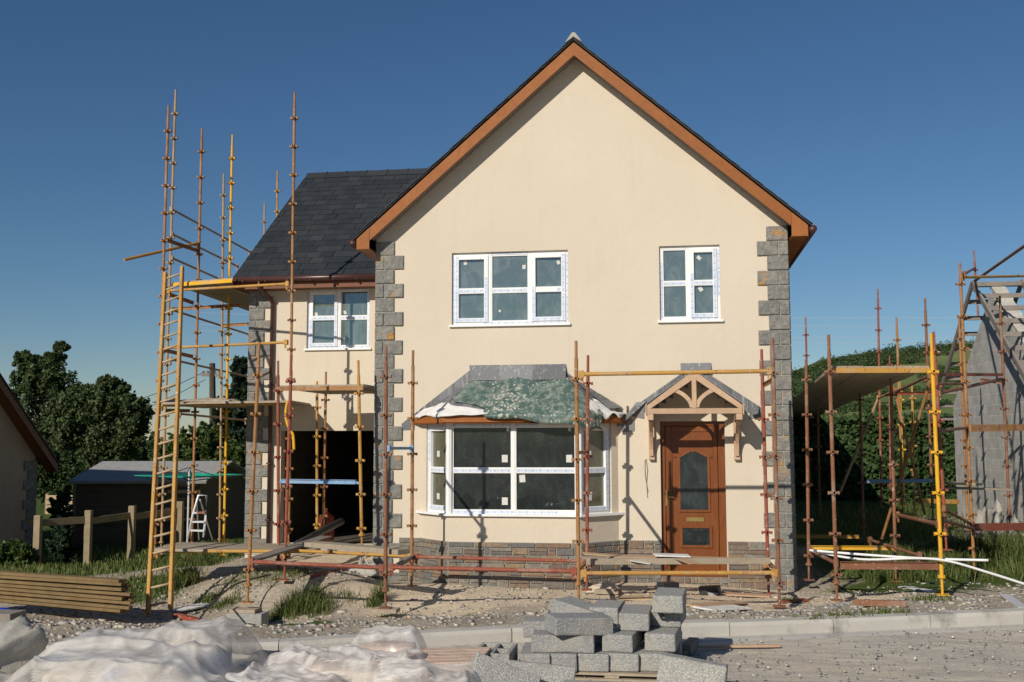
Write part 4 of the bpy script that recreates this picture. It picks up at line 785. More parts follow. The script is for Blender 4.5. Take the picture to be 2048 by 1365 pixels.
# wing roof
u = FX; v = V((0, WR_Y-YG, ZR-ZG)).normalized(); nrm = V((0, -(ZR-ZG), WR_Y-YG)).normalized(); Lw = math.hypot(WR_Y-YG, ZR-ZG)
slates(sm, V((XV, YG, ZG)), u, v, 17, int(Lw/.235), .254, .235, lambda p: p.z > roofz(p.x)-.3 or p.x < XM-HW, nrm)
rs.prism([V((XV, YG+.01, ZG-.01)), V((XV, WR_Y, ZR-.01)), V((XV, WR_Y, ZR-.04)), V((XV, YG+.01, ZG-.04))], (16*.27, 0, 0))
rs.prism([V((XV, WR_Y*2-YG, ZG-.01)), V((XV, WR_Y, ZR-.005)), V((XV, WR_Y, ZR-.035)), V((XV, WR_Y*2-YG, ZG-.04))], (16*.27, 0, 0))
rfo = rs.build('roof', M['slate'], house); sm.build('roof_slates', M['slate'], rfo)
rt_ = MB(); rt2 = MB()
for i in range(10): x0 = XV+.02+i*.45; rt_.prism([V((x0, WR_Y-.17, ZR-.10)), V((x0, WR_Y, ZR+.06)), V((x0, WR_Y+.17, ZR-.10)), V((x0, WR_Y, ZR+.02))], (.44, 0, 0)) if x0 < XM-1 else None; rt_.prism([V((x0+.43, WR_Y-.18, ZR-.105)), V((x0+.43, WR_Y, ZR+.075)), V((x0+.43, WR_Y+.18, ZR-.105)), V((x0+.43, WR_Y, ZR+.03))], (.03, 0, 0)) if x0 < XM-1 else None
for i in range(21): y0 = YB-.02+i*.45; rt2.prism([V((XM-.15, y0, ZA-.15*SLP+.035)), V((XM, y0, ZA+.075)), V((XM+.15, y0, ZA-.15*SLP+.035)), V((XM, y0, ZA+.02))], (0, .44, 0))
rt_.build('ridge_tile', M['slate'], rfo); rt2.build('ridge_tile', M['slate'], rfo)
cpm = MB(); cpm.prism([V((XM-.13, YB-.035, ZA-.06)), V((XM-.02, YB-.035, ZA+.095)), V((XM+.02, YB-.035, ZA+.095)), V((XM+.13, YB-.035, ZA-.06)), V((XM, YB-.035, ZA+.03))], (0, .30, 0)); cpm.build('ridge_end_mortar', M['mortar'], rfo)
# ---- gutters and pipes
gu = MB(); gy_, gz = YG-.03, ZG-.035
gu.tube((XV+.02, gy_, gz), (XL+.0, gy_, gz), .055, n=12)
for i in range(8): x = XV+.2+i*.42; gu.bx(x, x+.03, gy_-.06, gy_+.06, gz-.06, gz-.02)
gu.build('gutter', M['brownpvc'], house, smooth=True)
for sg in (-1, 1): xe = XM+sg*(HW+.055); gu = MB(); gu.tube((xe, YB-.02, roofz(xe, -.045)), (xe, 24.5, roofz(xe, -.06)), .055, n=12); gu.build('gutter', M['brownpvc'], house, smooth=True)
wf = MB(); wf.bx(XV+.05, XL, YG+.03, YG+.05, ZG-.20, ZG-.03); wf.bx(XV+.05, XL, YG+.05, YW, ZG-.19, ZG-.175); wf.bx(XV+.03, XV+.05, YG+.03, WR_Y, ZG-.2, ZG-.03); wf.build('wing_fascia', M['oakdark'], house)
wv = MB(); wv.prism([V((XV, YG, ZG-.015)), V((XV, WR_Y, ZR-.015)), V((XV, WR_Y, ZR-.2)), V((XV, YG, ZG-.2))], (.02, 0, 0)); wv.build('wing_verge_board', M['oakdark'], house)
dp = MB(); xd = PY(542, 760, YW-.06).x
dp.path([V((xd-.12, gy_, gz-.03)), V((xd-.12, gy_, gz-.14)), V((xd-.02, YW-.1, gz-.32)), V((xd, YW-.06, gz-.40)), V((xd, YW-.06, -.25))], .034, 10)
for z_ in (2.6, 1.2, .2): dp.bx(xd-.045, xd+.045, YW-.10, YW-.0, z_, z_+.03)
dp.build('downpipe', M['brownpvc'], house, smooth=True); dp = MB()
xg = XM-HW-.06; dp.path([V((xg+.03, YB+1.4, roofz(xg, -.12))), V((xg+.12, YB+1.4, roofz(xg, -.28))), V((XL-.05, YB+1.6, roofz(XL, -.9))), V((XL-.05, YB+1.6, roofz(XL, -1.3)))], .034, 10)
dp.build('downpipe', M['brownpvc'], house, smooth=True)
# ---- door
dY = YF+.07; door = MB(); dfr = MB(); f_ = (V((0, dY, 0)), FX, FN); a0, a1, b0, b1 = DR
dfr.lb(f_, a0, a0+.065, b0, b1, -.06, .0); dfr.lb(f_, a1-.10, a1, b0, b1, -.06, .0); dfr.lb(f_, a0+.065, a1-.10, b1-.065, b1, -.06, .0); dfr.lb(f_, a0, a1, b0-.045, b0-.002, -.06, .10)
def dx(px): return PY(px, 990, dY).x
def dz(py): return PY(1387, py, dY).z
l0, l1 = a0+.068, a1-.103; door.lb(f_, l0, l1, b0+.005, b1-.068, -.05, -.022)
for q in ((l0+.004, l0+.10, b0+.01, b1-.07), (l1-.07, l1-.004, b0+.01, b1-.07)): door.lb(f_, *q, -.03, -.008)
door.lb(f_, l0+.104, l1-.074, b1-.15, b1-.072, -.03, -.008)
def mould(m, x0, x1, z0, z1, t=.035, c=-.004):
    m.lb(f_, x0-t, x0, z0-t, z1+t, -.03, c); m.lb(f_, x1, x1+t, z0-t, z1+t, -.03, c); m.lb(f_, x0, x1, z0-t, z0, -.03, c); 
    return m
gx0, gx1, gz0, gz1 = dx(1361), dx(1416), dz(1020), dz(915)
mould(door, gx0, gx1, gz0, gz1); hx0, hx1, hz0, hz1 = dx(1364), dx(1418), dz(1091), dz(1057); mould(door, hx0, hx1, hz0, hz1, .038); door.lb(f_, hx0, hx1, hz1, hz1+.038, -.03, -.004)
# swept arch over the tall pane
ng = 14; cxm = (gx0+gx1)/2; wA = (gx1-gx0)/2
arch = lambda t: gz1+.085*math.cos(t*math.pi/2)**1.4
pts = [(cxm+wA*(i/ng*2-1)) for i in range(ng+1)]
gp = MB(); top = [V((x_, dY+.016, arch((x_-cxm)/wA))) for x_ in pts]; gp.prism([V((gx0, dY+.016, gz0)), V((gx1, dY+.016, gz0))]+top[::-1], (0, -.008, 0))
for i in range(ng):
    A, B = top[i], top[i+1]; q = [V((A.x, dY+.03, A.z)), V((B.x, dY+.03, B.z)), V((B.x, dY+.03, B.z+.035)), V((A.x, dY+.03, A.z+.035))]; door.prism(q, (0, -.026, 0))
for sg in (-1, 1): door.lb(f_, cxm+(wA if sg > 0 else -wA-.09), cxm+(wA+.09 if sg > 0 else -wA), gz1+.0, gz1+.03, -.03, -.005)
dfo = dfr.build('door_frame', M['oakdoor'], house, bevel=.003, seg=1); dob = door.build('front_door', M['oakdoor'], house, bevel=.004, seg=1)
gp.build('door_pane', M['glassd'], dob); g2 = MB(); g2.lb(f_, hx0, hx1, hz0, hz1, -.024, -.018); g2.build('door_pane', M['glassd'], dob)
lbx = MB(); lbx.lb(f_, dx(1371.5), dx(1407.5), dz(1044), dz(1035), -.022, -.012); lbo = lbx.build('letterbox', M['brass'], dob, bevel=.003, seg=1)
hd = MB(); hx = dx(1333); hd.lb(f_, hx-.014, hx+.014, dz(1013), dz(981), -.010, .004); hd.tube((hx, dY, dz(994)), (hx, dY-.05, dz(994)), .008); hd.tube((hx, dY-.05, dz(994)), (hx+.105, dY-.045, dz(995)), .008); hd.build('door_handle', M['brass'], dob, bevel=.002, seg=1)
# ---- porch canopy
YC = YF-.72; can = MB(); cA = PY(1387, 741, YC); cL, cR = PY(1294, 818, YC), PY(1485, 815, YC); cx = (cL.x+cR.x)/2; zt0 = (PY(1390, 828, YC).z); zt1 = PY(1390, 817, YC).z; zap = cA.z; hw = (cR.x-cL.x)/2
tT = .06
can.bx(cL.x, cR.x, YC, YC+tT, zt0, zt1)
ks = (zap-.0-zt1-.02)/hw; tk = .085
for sg in (-1, 1):
    can.prism([V((cx, YC+.004, zap)), V((cx+sg*hw, YC+.004, zt1+.045)), V((cx+sg*hw, YC+.004, zt1+.001)), V((cx+sg*(hw-.05), YC+.004, zt1+.001)), V((cx, YC+.004, zap-.115))], (0, tT-.008, 0))
    # curved brace
    r = hw*.74; n_ = 12; c0 = V((cx+sg*(.035+r*.96), 0, zt1-.005)); th0, th1 = 0.06, 1.12; pl = []
    for i in range(n_+1): t = th0+(th1-th0)*i/n_; pl.append((c0.x-sg*r*math.cos(t)*.96, c0.z+r*math.sin(t)*.62, math.cos(t), math.sin(t)))
    for (x0, z0_, c_, s_), (x1, z1_, c2, s2) in zip(pl[:-1], pl[1:]): w2 = .028; can.prism([V((x0-sg*c_*w2, YC+.012, z0_+s_*w2)), V((x1-sg*c2*w2, YC+.012, z1_+s2*w2)), V((x1+sg*c2*w2, YC+.012, z1_-s2*w2)), V((x0+sg*c_*w2, YC+.012, z0_-s_*w2))], (0, .035, 0))
    # wall bracket: upright, arm and strut
    bxx = cx+sg*(hw-.045); zb0 = PY(1307, 920, YF).z; w_ = .028
    can.bx(bxx-.042, bxx+.042, YF-.075, YF-.004, zb0, zt0-.005); can.bx(bxx-.042, bxx+.042, YC+.0, YF-.076, zt0-.085, zt0-.002)
    n_ = 8
    for i in range(n_):
        t0, t1 = i/n_*math.pi/2, (i+1)/n_*math.pi/2; A = V((bxx, YF-.08-.58*(1-math.cos(t0)), zt0-.09-.50*(1-math.sin(t0)))); B = V((bxx, YF-.08-.58*(1-math.cos(t1)), zt0-.09-.50*(1-math.sin(t1)))); can.beam(A, B, .05, .05)
    can.prism([V((cx+sg*(hw+.005), YC-.01, zt0-.01)), V((cx+sg*(hw+.005), YC-.01, zt1+.06)), V((cx+sg*(hw+.005), YF-.01, zt1+.06)), V((cx+sg*(hw+.005), YF-.01, zt0-.01))], (sg*.016, 0, 0))
can.bx(cx-.032, cx+.032, YC-.002, YC+tT-.012, zt1+.002, zap-.09)
cano = can.build('porch_canopy', M['pine'], house, bevel=.003, seg=1)
cr_ = MB(); cr2 = MB()
for sg in (-1, 1):
    a, b = V((cx, YC+.03, zap+.005)), V((cx+sg*(hw+.02), YC+.03, zt1+.05)); cr_.prism([a, b, b+V((0, 0, .02)), a+V((0, 0, .02))], (0, YF-YC-.035, 0))
    cr2.prism([a-V((0, 0, .10)), b-V((sg*.06, 0, .035)), b-V((sg*.06, 0, .028)), a-V((0, 0, .092))], (0, YF-YC-.035, 0))
cr_.build('canopy_roof', M['lead'], cano); cr2.build('canopy_lining', M['greyw'], cano)
lm2 = MB(); wl = PY(1271, 812, YF); wa = PY(1388, 730, YF); wr = PY(1517, 812, YF)
for sg, w0 in ((-1, wl), (1, wr)):
    for i in range(8):
        t0, t1 = i/8-.02, (i+1)/8+.07; a = V((wa.x+(w0.x-wa.x)*t0, YF, wa.z+(w0.z-wa.z)*t0)); b = V((wa.x+(w0.x-wa.x)*t1, YF, wa.z+(w0.z-wa.z)*t1)); lm2.prism([a, b, V((b.x, YF, b.z-.11)), V((a.x, YF, b.z-.15))], (0, -.008-.003*(i % 3), 0))
a, b = PY(1361, 727, YF), PY(1422, 726, YF); lm2.prism([V((a.x, YF, a.z)), V((b.x, YF, a.z)), V((b.x, YF-.05, a.z-.15)), V((a.x, YF-.05, a.z-.15))], (0, -.012, 0))
for sg, (q0, q1) in ((-1, (PY(1272, 806, YF), PY(1248, 840, YF))), (1, (PY(1495, 815, YF), PY(1508, 828, YF)))):
    lm2.prism([V((q0.x, YF, q0.z)), V((q0.x+.16, YF-.02, q0.z+.02)), V((q1.x+.05, YF-.14, q1.z-.0)), V((q1.x-.03, YF-.10, q1.z-.03))], (0, -.006, .004))
lm2.build('canopy_lead_flashing', M['lead'], house, bevel=.002, seg=1)
wr_ = MB(); q = [PY(1292, 918, YF-.012), PY(1295, 940, YF-.012), PY(1293, 965, YF-.014), PY(1295, 996, YF-.012)]; wr_.path(q, .004, 6); q = [PY(1290, 920, YF-.012), PY(1290, 950, YF-.014), PY(1296, 985, YF-.012)]; wr_.path(q, .004, 6); wr_.build('loose_cable', M['greyw'], house)
# ================================================================ scaffolding
def standard(par, pt, pb_, D, mat, cup=None, base=True, D2=None, r=.0242, spig=.22):
    """upright tube seen from pt (top) to pb_ (bottom) at distance D, pressed lugs every 0.495 m"""
    A = PD(pt[0], pt[1], D); B = PD(pb_[0], pb_[1], D2 or D); m = MB(); d = (A-B).normalized(); L = (A-B).length
    m.tube(B+d*(.22 if base else 0), A-d*spig, r, n=10); m.tube(A-d*spig, A, r*.78, n=8)
    if base: m.tube(B, B+d*.24, r*.66, n=8); m.tube(B+d*.20, B+d*.235, .045, n=8); m.bx(B.x-.07, B.x+.07, B.y-.07, B.y+.07, B.z-.004, B.z+.008)
    z0 = PD(pt[0], cup, D).z if cup else A.z-.45
    z = z0
    while z > B.z+.25:
        p = B+d*((z-B.z)/d.z); e1 = V((1, 0, 0)); e2 = V((0, 1, 0))
        m.bx(p.x-.070, p.x+.070, p.y-.024, p.y+.024, p.z-.014, p.z+.014); m.bx(p.x-.024, p.x+.024, p.y-.070, p.y+.070, p.z-.014, p.z+.014)
        for sx, sy_ in ((-.058, 0), (.058, 0), (0, -.058), (0, .058)): m.bx(p.x+sx-.012, p.x+sx+.012, p.y+sy_-.012, p.y+sy_+.012, p.z-.024, p.z+.016)
        z -= .495
    return m.build('standard', M[mat], par)
def ledger(par, p0, p1, D0, D1, mat, r=.0215, ends=True, name='ledger'):
    A, B = PD(*p0, D0), PD(*p1, D1); m = MB(); d = (B-A).normalized(); m.tube(A, B, r, n=10)
    if ends:
        for P, s in ((A, 1), (B, -1)): q = P+d*s*.03; m.beam(P-d*s*.015, P+d*s*.05, .05, .085); m.bx(q.x-.012, q.x+.012, q.y-.012, q.y+.012, q.z-.10, q.z+.05)
    return m.build(name, M[mat], par)
def ledgerW(par, A, B, mat, r=.0215, name='ledger', ends=True):
    A, B = V(A), V(B); m = MB(); d = (B-A).normalized(); m.tube(A, B, r, n=10)
    if ends:
        for P, s in ((A, 1), (B, -1)): q = P+d*s*.03; m.beam(P-d*s*.015, P+d*s*.05, .05, .085); m.bx(q.x-.012, q.x+.012, q.y-.012, q.y+.012, q.z-.10, q.z+.05)
    return m.build(name, M[mat], par)
def angle(par, p0, p1, D0, D1, mat, h=.055, name='transom'):
    A, B = PD(*p0, D0), PD(*p1, D1); m = MB(); m.beam(A, B, .05, .006); m.beam(A-V((0, 0, h/2)), B-V((0, 0, h/2)), .006, h); return m.build(name, M[mat], par)
def deck(par, a, b, c, d, mat='board', th=.038, edge='orange', n=5, name='platform'):
    """board deck: a-b front edge, d-c back edge; boards run a->d"""
    m = MB(); a, b, c, d = V(a), V(b), V(c), V(d)
    for i in range(n):
        g = .006; u0, u1 = i/n+g/2, (i+1)/n-g/2; p, q, r, s = a.lerp(b, u0), a.lerp(b, u1), d.lerp(c, u1), d.lerp(c, u0); z = V((0, 0, random.uniform(-.004, .004)))
        m.prism([p+z, q+z, r+z, s+z], (0, 0, th))
    o = m.build(name, M[mat], par)
    if edge:
        e = MB(); n_ = (b-a).normalized(); f = V((n_.y, -n_.x, 0)); e.beam(a+f*.022-V((0, 0, .018)), b+f*.022-V((0, 0, .018)), .008, .065); e.beam(a+f*.0-V((0, 0, .006)), b+f*.0-V((0, 0, .006)), .05, .006); e.build('transom', M[edge], par)
    return o
# -- A: front scaffold before the bay and the door
Y1, Y2 = 12.93, 14.35
def DY(px, Y): p = PY(px, 876, Y); return (p-C0).dot(HF)
sA = empty('scaffold', (-1.1, 13.6, -.4), 'low rusty red and yellow scaffold standing in front of the bay window and front door', 'scaffold', 'scaffolds standing round the buildings')
for args in (((772, 692), (771, 1216), DY(773, Y1), 'rust', 753), ((826, 701), (823, 1172), DY(825, Y2), 'orange', 766), ((1152, 682), (1157.5, 1204), DY(1155, Y1), 'orange', 758), ((1176, 711), (1173.5, 1180), DY(1176, Y2), 'red', 767),
             ((1544.6, 677), (1559, 1213), DY(1550, Y1), 'rust', 747), ((1523, 699), (1537.6, 1188), DY(1530, Y2), 'red', 839)): standard(sA, *args)
d1, d2, d3 = DY(775, Y1), DY(1155, Y1), DY(1550, Y1); e1, e2, e3 = DY(825, Y2), DY(1176, Y2), DY(1530, Y2)
ledger(sA, (1160, 749), (1542, 742.5), d2, d3, 'yellow', .026); ledger(sA, (780, 1135), (1151, 1143), d1, d2, 'red', .026); ledger(sA, (1165, 1147), (1552, 1146), d2, d3, 'yellow', .026)
ledger(sA, (829, 1114), (1168, 1123), e1, e2, 'red', .0235); ledger(sA, (1178, 1121), (1534, 1124), e2, e3, 'yellow', .0235)
ledger(sA, (776, 897), (824, 897), d1, e1, 'blue', .02, name='transom'); angle(sA, (1548, 756), (1528, 767), d3, e3, 'orange'); angle(sA, (1157, 903), (1175, 901), d2, e2, 'orange', .04)
angle(sA, (779, 1137), (826, 1110), d1, e1, 'greyw', .06); angle(sA, (1158, 1135), (1176, 1118), d2, e2, 'orange'); angle(sA, (1553, 1140), (1536, 1122), d3, e3, 'orange')
# -- B: scaffold in front of the garage
sB = empty('scaffold', (-5, 14, -.4), 'rusty scaffold with a small raised board platform in front of the open garage', 'scaffold', 'scaffolds standing round the buildings')
g1, g2_ = DY(500, Y1), DY(575, Y2)
standard(sB, (518.6, 686), (495, 1205), g1, 'orange', 751); standard(sB, (583, 710), (569, 1160), g2_, 'red', 763)
Y3 = 15.1; h1, h2 = DY(555, Y3), DY(720, Y3)
standard(sB, (556, 722), (557, 1150), h1, 'red', 782); standard(sB, (716.5, 721), (724, 1100), h2, 'yellow', 787)
standard(sB, (652, 744), (646, 1090), DY(650, 17.45), 'orange', 800); standard(sB, (634, 763), (634, 1082), DY(634, 17.3), 'yellow', 815)
zd = PY(640, 771, Y3).z; deck(sB, (-5.86, Y3, zd-.03), (-4.50, Y3, zd-.03), (-4.50, 17.5, zd-.03), (-5.90, 17.5, zd-.03))
ledger(sB, (500, 1124), (766, 1136), g1, d1, 'red', .026); ledger(sB, (575, 1101), (820, 1113), g2_, e1, 'yellow', .0235)
bl = MB(); A, B = PD(563, 963, h1), PD(712, 965, h2); bl.beam(A, B, .06, .055); bl.beam(A+V((0, 0, .03)), B+V((0, 0, .03)), .09, .008); bl.tube(A-V((.05, 0, .02)), A, .02); bl.tube(B, B+V((.05, 0, -.02)), .02); bl.build('blue_beam', M['blue'], sB)
# -- C: tall scaffold on the left of the garage wing
sC = empty('scaffold', (-8.6, 18.2, -.6), 'tall thin yellow scaffold tower rising above the eaves left of the house', 'scaffold', 'scaffolds standing round the buildings')
DA, DB, DC, DD, DE, DF_ = 18.3, 20.2, 19.6, 22.4, 20.2, 17.5
standard(sC, (337, 211), (309, 1112), DA, 'orange', 262.6); standard(sC, (351.5, 180), (322, 1108), DB, 'buff', 228); standard(sC, (404, 258), (383, 1116), DC, 'orange', 303.6); standard(sC, (447.5, 348), (439, 1100), DD, 'buff', 390.6)
standard(sC, (465, 270), (447, 1110), DE, 'bright', 317.3); standard(sC, (589.5, 186), (577, 1092), DF_, 'orange', 236.8)
standard(sC, (555, 342), (551, 900), 25, 'yellow', 383, False); standard(sC, (529, 405), (526, 900), 29, 'buff', 444, False)
for a, b, Da, Db, mt, r in (((342, 418), (500, 504), DB, 25.3, 'buff', .022), ((343, 468), (475, 533), DB, 24.4, 'buff', .022), ((343, 516), (440, 559), DB, 23.2, 'buff', .022), ((336, 582), (577, 568), DA, DF_, 'yellow', .024),
     ((343, 620), (497, 669), DB, 25, 'buff', .022), ((321, 697), (574, 685), DA, DF_, 'yellow', .024), ((341, 719), (497, 754), DB, 25.5, 'buff', .022), ((359, 828), (492, 841), DB, 24.5, 'buff', .022), ((320, 812), (577, 808), DA, DF_, 'yellow', .024), ((311, 1103), (572, 1103), DA-2.8, DF_-2.6, 'yellow', .024)):
    ledger(sC, a, b, Da, Db, mt, r)
for a, b, Da, Db in (((331, 477), (397, 500), DA, DC), ((335, 585), (387, 604), DA, DC), ((324, 697), (386, 711), DA, DC), ((340, 616), (480, 608), DB, DE), ((446, 649), (497, 646), DD, DD-.4), ((331, 818), (380, 819), DA, DC)): angle(sC, a, b, Da, Db, 'orange', .06)
ledger(sC, (249, 520), (399, 486), 18.0, DC, 'yellow', .028, False, 'brace'); ledger(sC, (392, 498), (401, 482), DC, DC, 'rust', .02, False, 'coupler')
zt = 2.8+CZ; 
def at_z(px, py, z): return PZ(px, py, z)
lf, rf_, lbk = PZ(345, 569, zt), PZ(466, 560, zt), PZ(499, 623, zt); deck(sC, lf, rf_, rf_+(lbk-lf), lbk, edge='bright')
zl = .6+CZ; lf, rf_ = PD(322, 809, 18.2), PD(580, 806, 17.3); rb = PD(638, 813, 19.7); lf.z = rf_.z = rb.z = (lf.z+rf_.z)/2
v_ = rb-rf_; a2, b2 = lf, rf_
m = MB()
for i in range(5): u0, u1 = i/5+.004, (i+1)/5-.004; m.prism([a2+v_*u0, b2+v_*u0, b2+v_*u1, a2+v_*u1], (0, 0, .038))
m.build('platform', M['board'], sC)
# base lift with boards
a2 = V((-7.35, 14.45, .045)); m = MB()
for i in range(4): m.bx(-7.45+random.uniform(-.05, .05), -5.05+random.uniform(-.08, .08), 14.42+i*.235, 14.64+i*.235, .045, .083)
tag(m.build('board_deck', M['board'], None), 'dusty boards laid at ankle height between the ladder and the garage scaffold', 'boards')
# ladder
ld = empty('ladder', PT(318, 1224), 'long wooden pole ladder with worn yellow stiles leaning on the tall scaffold', 'ladder')
Lb, Rb = PD(296, 1229, 14.1), PD(341, 1219, 14.1); Lt, Rt = PD(331, 546, 17.5), PD(364.5, 534, 17.5)
for a, b, mt in ((Lb, Lt, 'yellow'), (Rb, Rt, 'yellow')):
    m = MB(); m.beam(a, b, .052, .075, V((0, -1, .3))); m.build('stile', M['ladder' if 'ladder' in M else mt], ld, bevel=.012)
nr = 24
for i in range(nr): t = (i+.45)/nr; m = MB(); a, b = Lb.lerp(Lt, t), Rb.lerp(Rt, t); m.tube(a, b, .017, n=8); m.build('rung', M['pale'], ld, smooth=True)
# -- D: scaffold between the houses
sD = empty('scaffold', (2.6, 15, -.35), 'scaffold with a long dark underside of boards filling the gap right of the house', 'scaffold', 'scaffolds standing round the buildings')
for a in (((1657, 670), (1674, 1201), 13.0, 'rust', 744), ((1862, 668), (1885, 1190), 13.0, 'bright', 744), ((1612, 720), (1618, 1160), 15.0, 'rust', 760), ((1781, 735), (1792, 1163), 15.0, 'rust', 790), ((1867, 664), (1893, 1100), 15.2, 'red', 705),
          ((1719, 760), (1728, 1078), 19, 'rust', 800), ((1793, 635), (1806, 1030), 20, 'orange', 680), ((1611, 635), (1620, 1010), 25, 'red', 670), ((1755.5, 578), (1763, 1015), 23.6, 'red', 617), ((1850, 597), (1866, 1040), 18.6, 'rust', 650),
          ((1635, 800), (1640, 1030), 24, 'rust', 850), ((1824, 768), (1829, 1030), 22, 'yellow', 797), ((1799, 760), (1808, 1010), 21, 'bright', 800), ((1779, 712), (1781, 1010), 26, 'red', 730)): standard(sD, *a)
zp = PD(1760, 729, 13.0).z-.045; a_, b_ = PZ(1660, 736, zp), PZ(1861, 735, zp); a_ = PD(1662, 733, 13.2); b_ = PD(1859, 733, 13.2); a_.z = b_.z = zp
dd = V((.06, 1, -.012)); deck(sD, a_, b_, b_+dd*9, a_+dd*9, edge='yellow', n=6); dd2 = V((.05, 1, -.018)); deck(sD, a_+dd*9.05, b_+dd*9.05, b_+dd*9.05+dd2*9, a_+dd*9.05+dd2*9, edge=None, n=6)
for a, b, Da, Db, mt, r in (((1878, 787), (2006, 758), 15.2, 18.2, 'rust', .026), ((1795, 1030), (1877, 1049), 15, 13, 'rust', .026), ((1884, 1041), (1946, 1058), 13.2, 15.6, 'rust', .022), ((1739, 1080), (1840, 1112), 15.6, 13.8, 'rust', .022), ((1621, 1101), (1672, 1127), 15, 13, 'rust', .024),
     ((1756, 797), (1790, 782), 21, 18, 'yellow', .022), ((1790, 785), (1858, 752), 18, 15.5, 'rust', .024)): ledger(sD, a, b, Da, Db, mt, r)
for a, b, Da, Db, mt in (((1787, 772), (1850, 1030), 18, 18, 'orange'), ((1862, 758), (1764, 1078), 16, 17.5, 'orange'), ((1757, 795), (1680, 985), 21, 19, 'buff')): ledger(sD, a, b, Da, Db, mt, .024, False, 'brace')
angle(sD, (1680, 1124), (1881, 1125), 13, 13, 'rust', .09); angle(sD, (1620, 1092), (1788, 1093), 15, 15, 'bright', .055); angle(sD, (1592, 1070), (1718, 1071), 17.5, 17.5, 'yellow', .055); angle(sD, (1796, 785), (1880, 784), 19, 18, 'red', .05)
# -- E: scaffold in front of the grey block building
sE = empty('scaffold', (4.9, 17, -.35), 'rusty scaffold with orange toe boards in front of the grey block building', 'scaffold', 'scaffolds standing round the buildings')
for a in (((1919.5, 527), (1949, 1150), 15.8, 'orange', 568), ((1999.5, 592), (2020, 1060), 18.2, 'rust', 647), ((1947.5, 501), (1957, 640), 24.5, 'red', 540, False), ((1918, 632), (1936, 1060), 20.5, 'orange', 678)): standard(sE, *a)
def toe(a, b, Da, Db, mt, h): A, B = PD(*a, Da), PD(*b, Db); m = MB(); m.beam(A, B, .035, h); return m.build('toe_board', M[mat_ := mt], sE)
toe((1940, 857), (2075, 855), 15.6, 16.6, 'orange', .105); toe((1948, 1055), (2075, 1053), 15.6, 16.6, 'red', .11); toe((1866, 749), (2004, 750), 15.5, 18.0, 'red', .05)
for a, b, Da, Db, mt in (((1876, 862), (1936, 856), 14.5, 15.8, 'rust'), ((1922, 555), (2075, 552), 16.2, 20, 'yellow'), ((1928, 549), (1950, 536), 16, 24, 'rust'), ((1872, 769), (1926, 768), 16, 19, 'rust'), ((1888, 1018), (1945, 1050), 15, 15.8, 'rust')): ledger(sE, a, b, Da, Db, mt, .024)
ledger(sE, (1950, 562), (2075, 474), 21, 17, 'rust', .028, False, 'brace'); angle(sE, (1960, 757), (2010, 765), 18.8, 18.4, 'rust', .05)
# ================================================================ loose things on and round the scaffolds
def plank(name, label, cat, p0, p1, D0, D1, wd, th, mat, group=None, roll=0, world=None):
    A, B = (world if world else (PD(*p0, D0), PD(*p1, D1))); m = MB(); up = V((math.sin(roll), 0, math.cos(roll))); m.beam(A, B, wd, th, up); o = m.build(name, M[mat], None, bevel=.003, seg=1); return tag(o, label, cat, group)
plank('plank', 'thick grey board resting across the low ledgers by the garage corner', 'plank', (617, 1088), (808, 1104), 14.5, 13.4, .22, .065, 'board')
plank('plank', 'dark weathered plank propped up from the ground towards the garage', 'plank', (498, 1122), (652, 1074), 13.6, 16.4, .2, .03, 'greyw')
plank('plank', 'long thin brown sheet lying along the ledgers before the front door', 'plank', (1215, 1112), (1530, 1120), 13.9, 13.6, .30, .012, 'pine')
plank('plank', 'pale board on edge below the brown sheets at the door', 'plank', (1172, 1124), (1540, 1122), 13.3, 13.3, .04, .075, 'board')
plank('plank', 'short broken piece of wood on the boards left of the front door', 'plank', (1166, 1107), (1232, 1112), 14.0, 14.0, .2, .018, 'pale')
plank('plank', 'small splintered board stacked beside the right bay post', 'plank', (1163, 1115), (1270, 1117), 13.8, 13.8, .22, .02, 'board')
plank('tile_offcut', 'white flat panel offcut on the brown sheet at the doorstep', 'panel', (1308, 1110), (1378, 1112), 13.7, 13.7, .26, .018, 'feltw')
plank('tile_offcut', 'small white offcut tucked under the brown sheet', 'panel', (1262, 1121), (1302, 1128), 13.3, 13.2, .12, .008, 'feltw')
plank('plank', 'thin brown offcut hanging below the sheet in front of the door', 'plank', (1360, 1117), (1390, 1128), 13.3, 13.0, .16, .01, 'pine')
plank('board', 'light boards on the upper trestle beside the grey block building', 'board', (1884, 966), (1950, 968), 17, 17, .5, .03, 'pale')
plank('board', 'brown board sticking out past the block building scaffold', 'board', (1884, 976), (2012, 979), 17, 17.2, .35, .03, 'board')
plank('blue_tray', 'blue metal trough lying across the trestle in the passage', 'tray', (1736, 963), (1862, 962), 18, 17.5, .25, .05, 'blue')
plank('board', 'yellow boards low against the hedge beside the block building', 'board', (1838, 1002), (1915, 1004), 21, 21.5, .1, .09, 'yellow')
def PTD(px, py): p = PT(px, py); return p
def lay(name, label, cat, a, b, wd, th, mat, lift=0.01, group=None):
    A, B = PT(*a), PT(*b); A.z += lift+th/2; B.z += lift+th/2; m = MB(); m.beam(A, B, wd, th); return tag(m.build(name, M[mat], None, bevel=.002, seg=1), label, cat, group)
bk = MB(); c = PT(496, 1252); c = V((PD(496, 1213, g1).x, PD(496, 1213, g1).y, 0)); gz_ = hz(c.x, c.y); zt_ = PD(496, 1216, g1).z
bk.bx(c.x-.235, c.x+.235, c.y-.13, c.y+.13, zt_-.34, zt_-.055); tag(bk.build('pad_block', M['block'], None, bevel=.012), 'pale concrete block carrying the front post nearest the ladder', 'block')
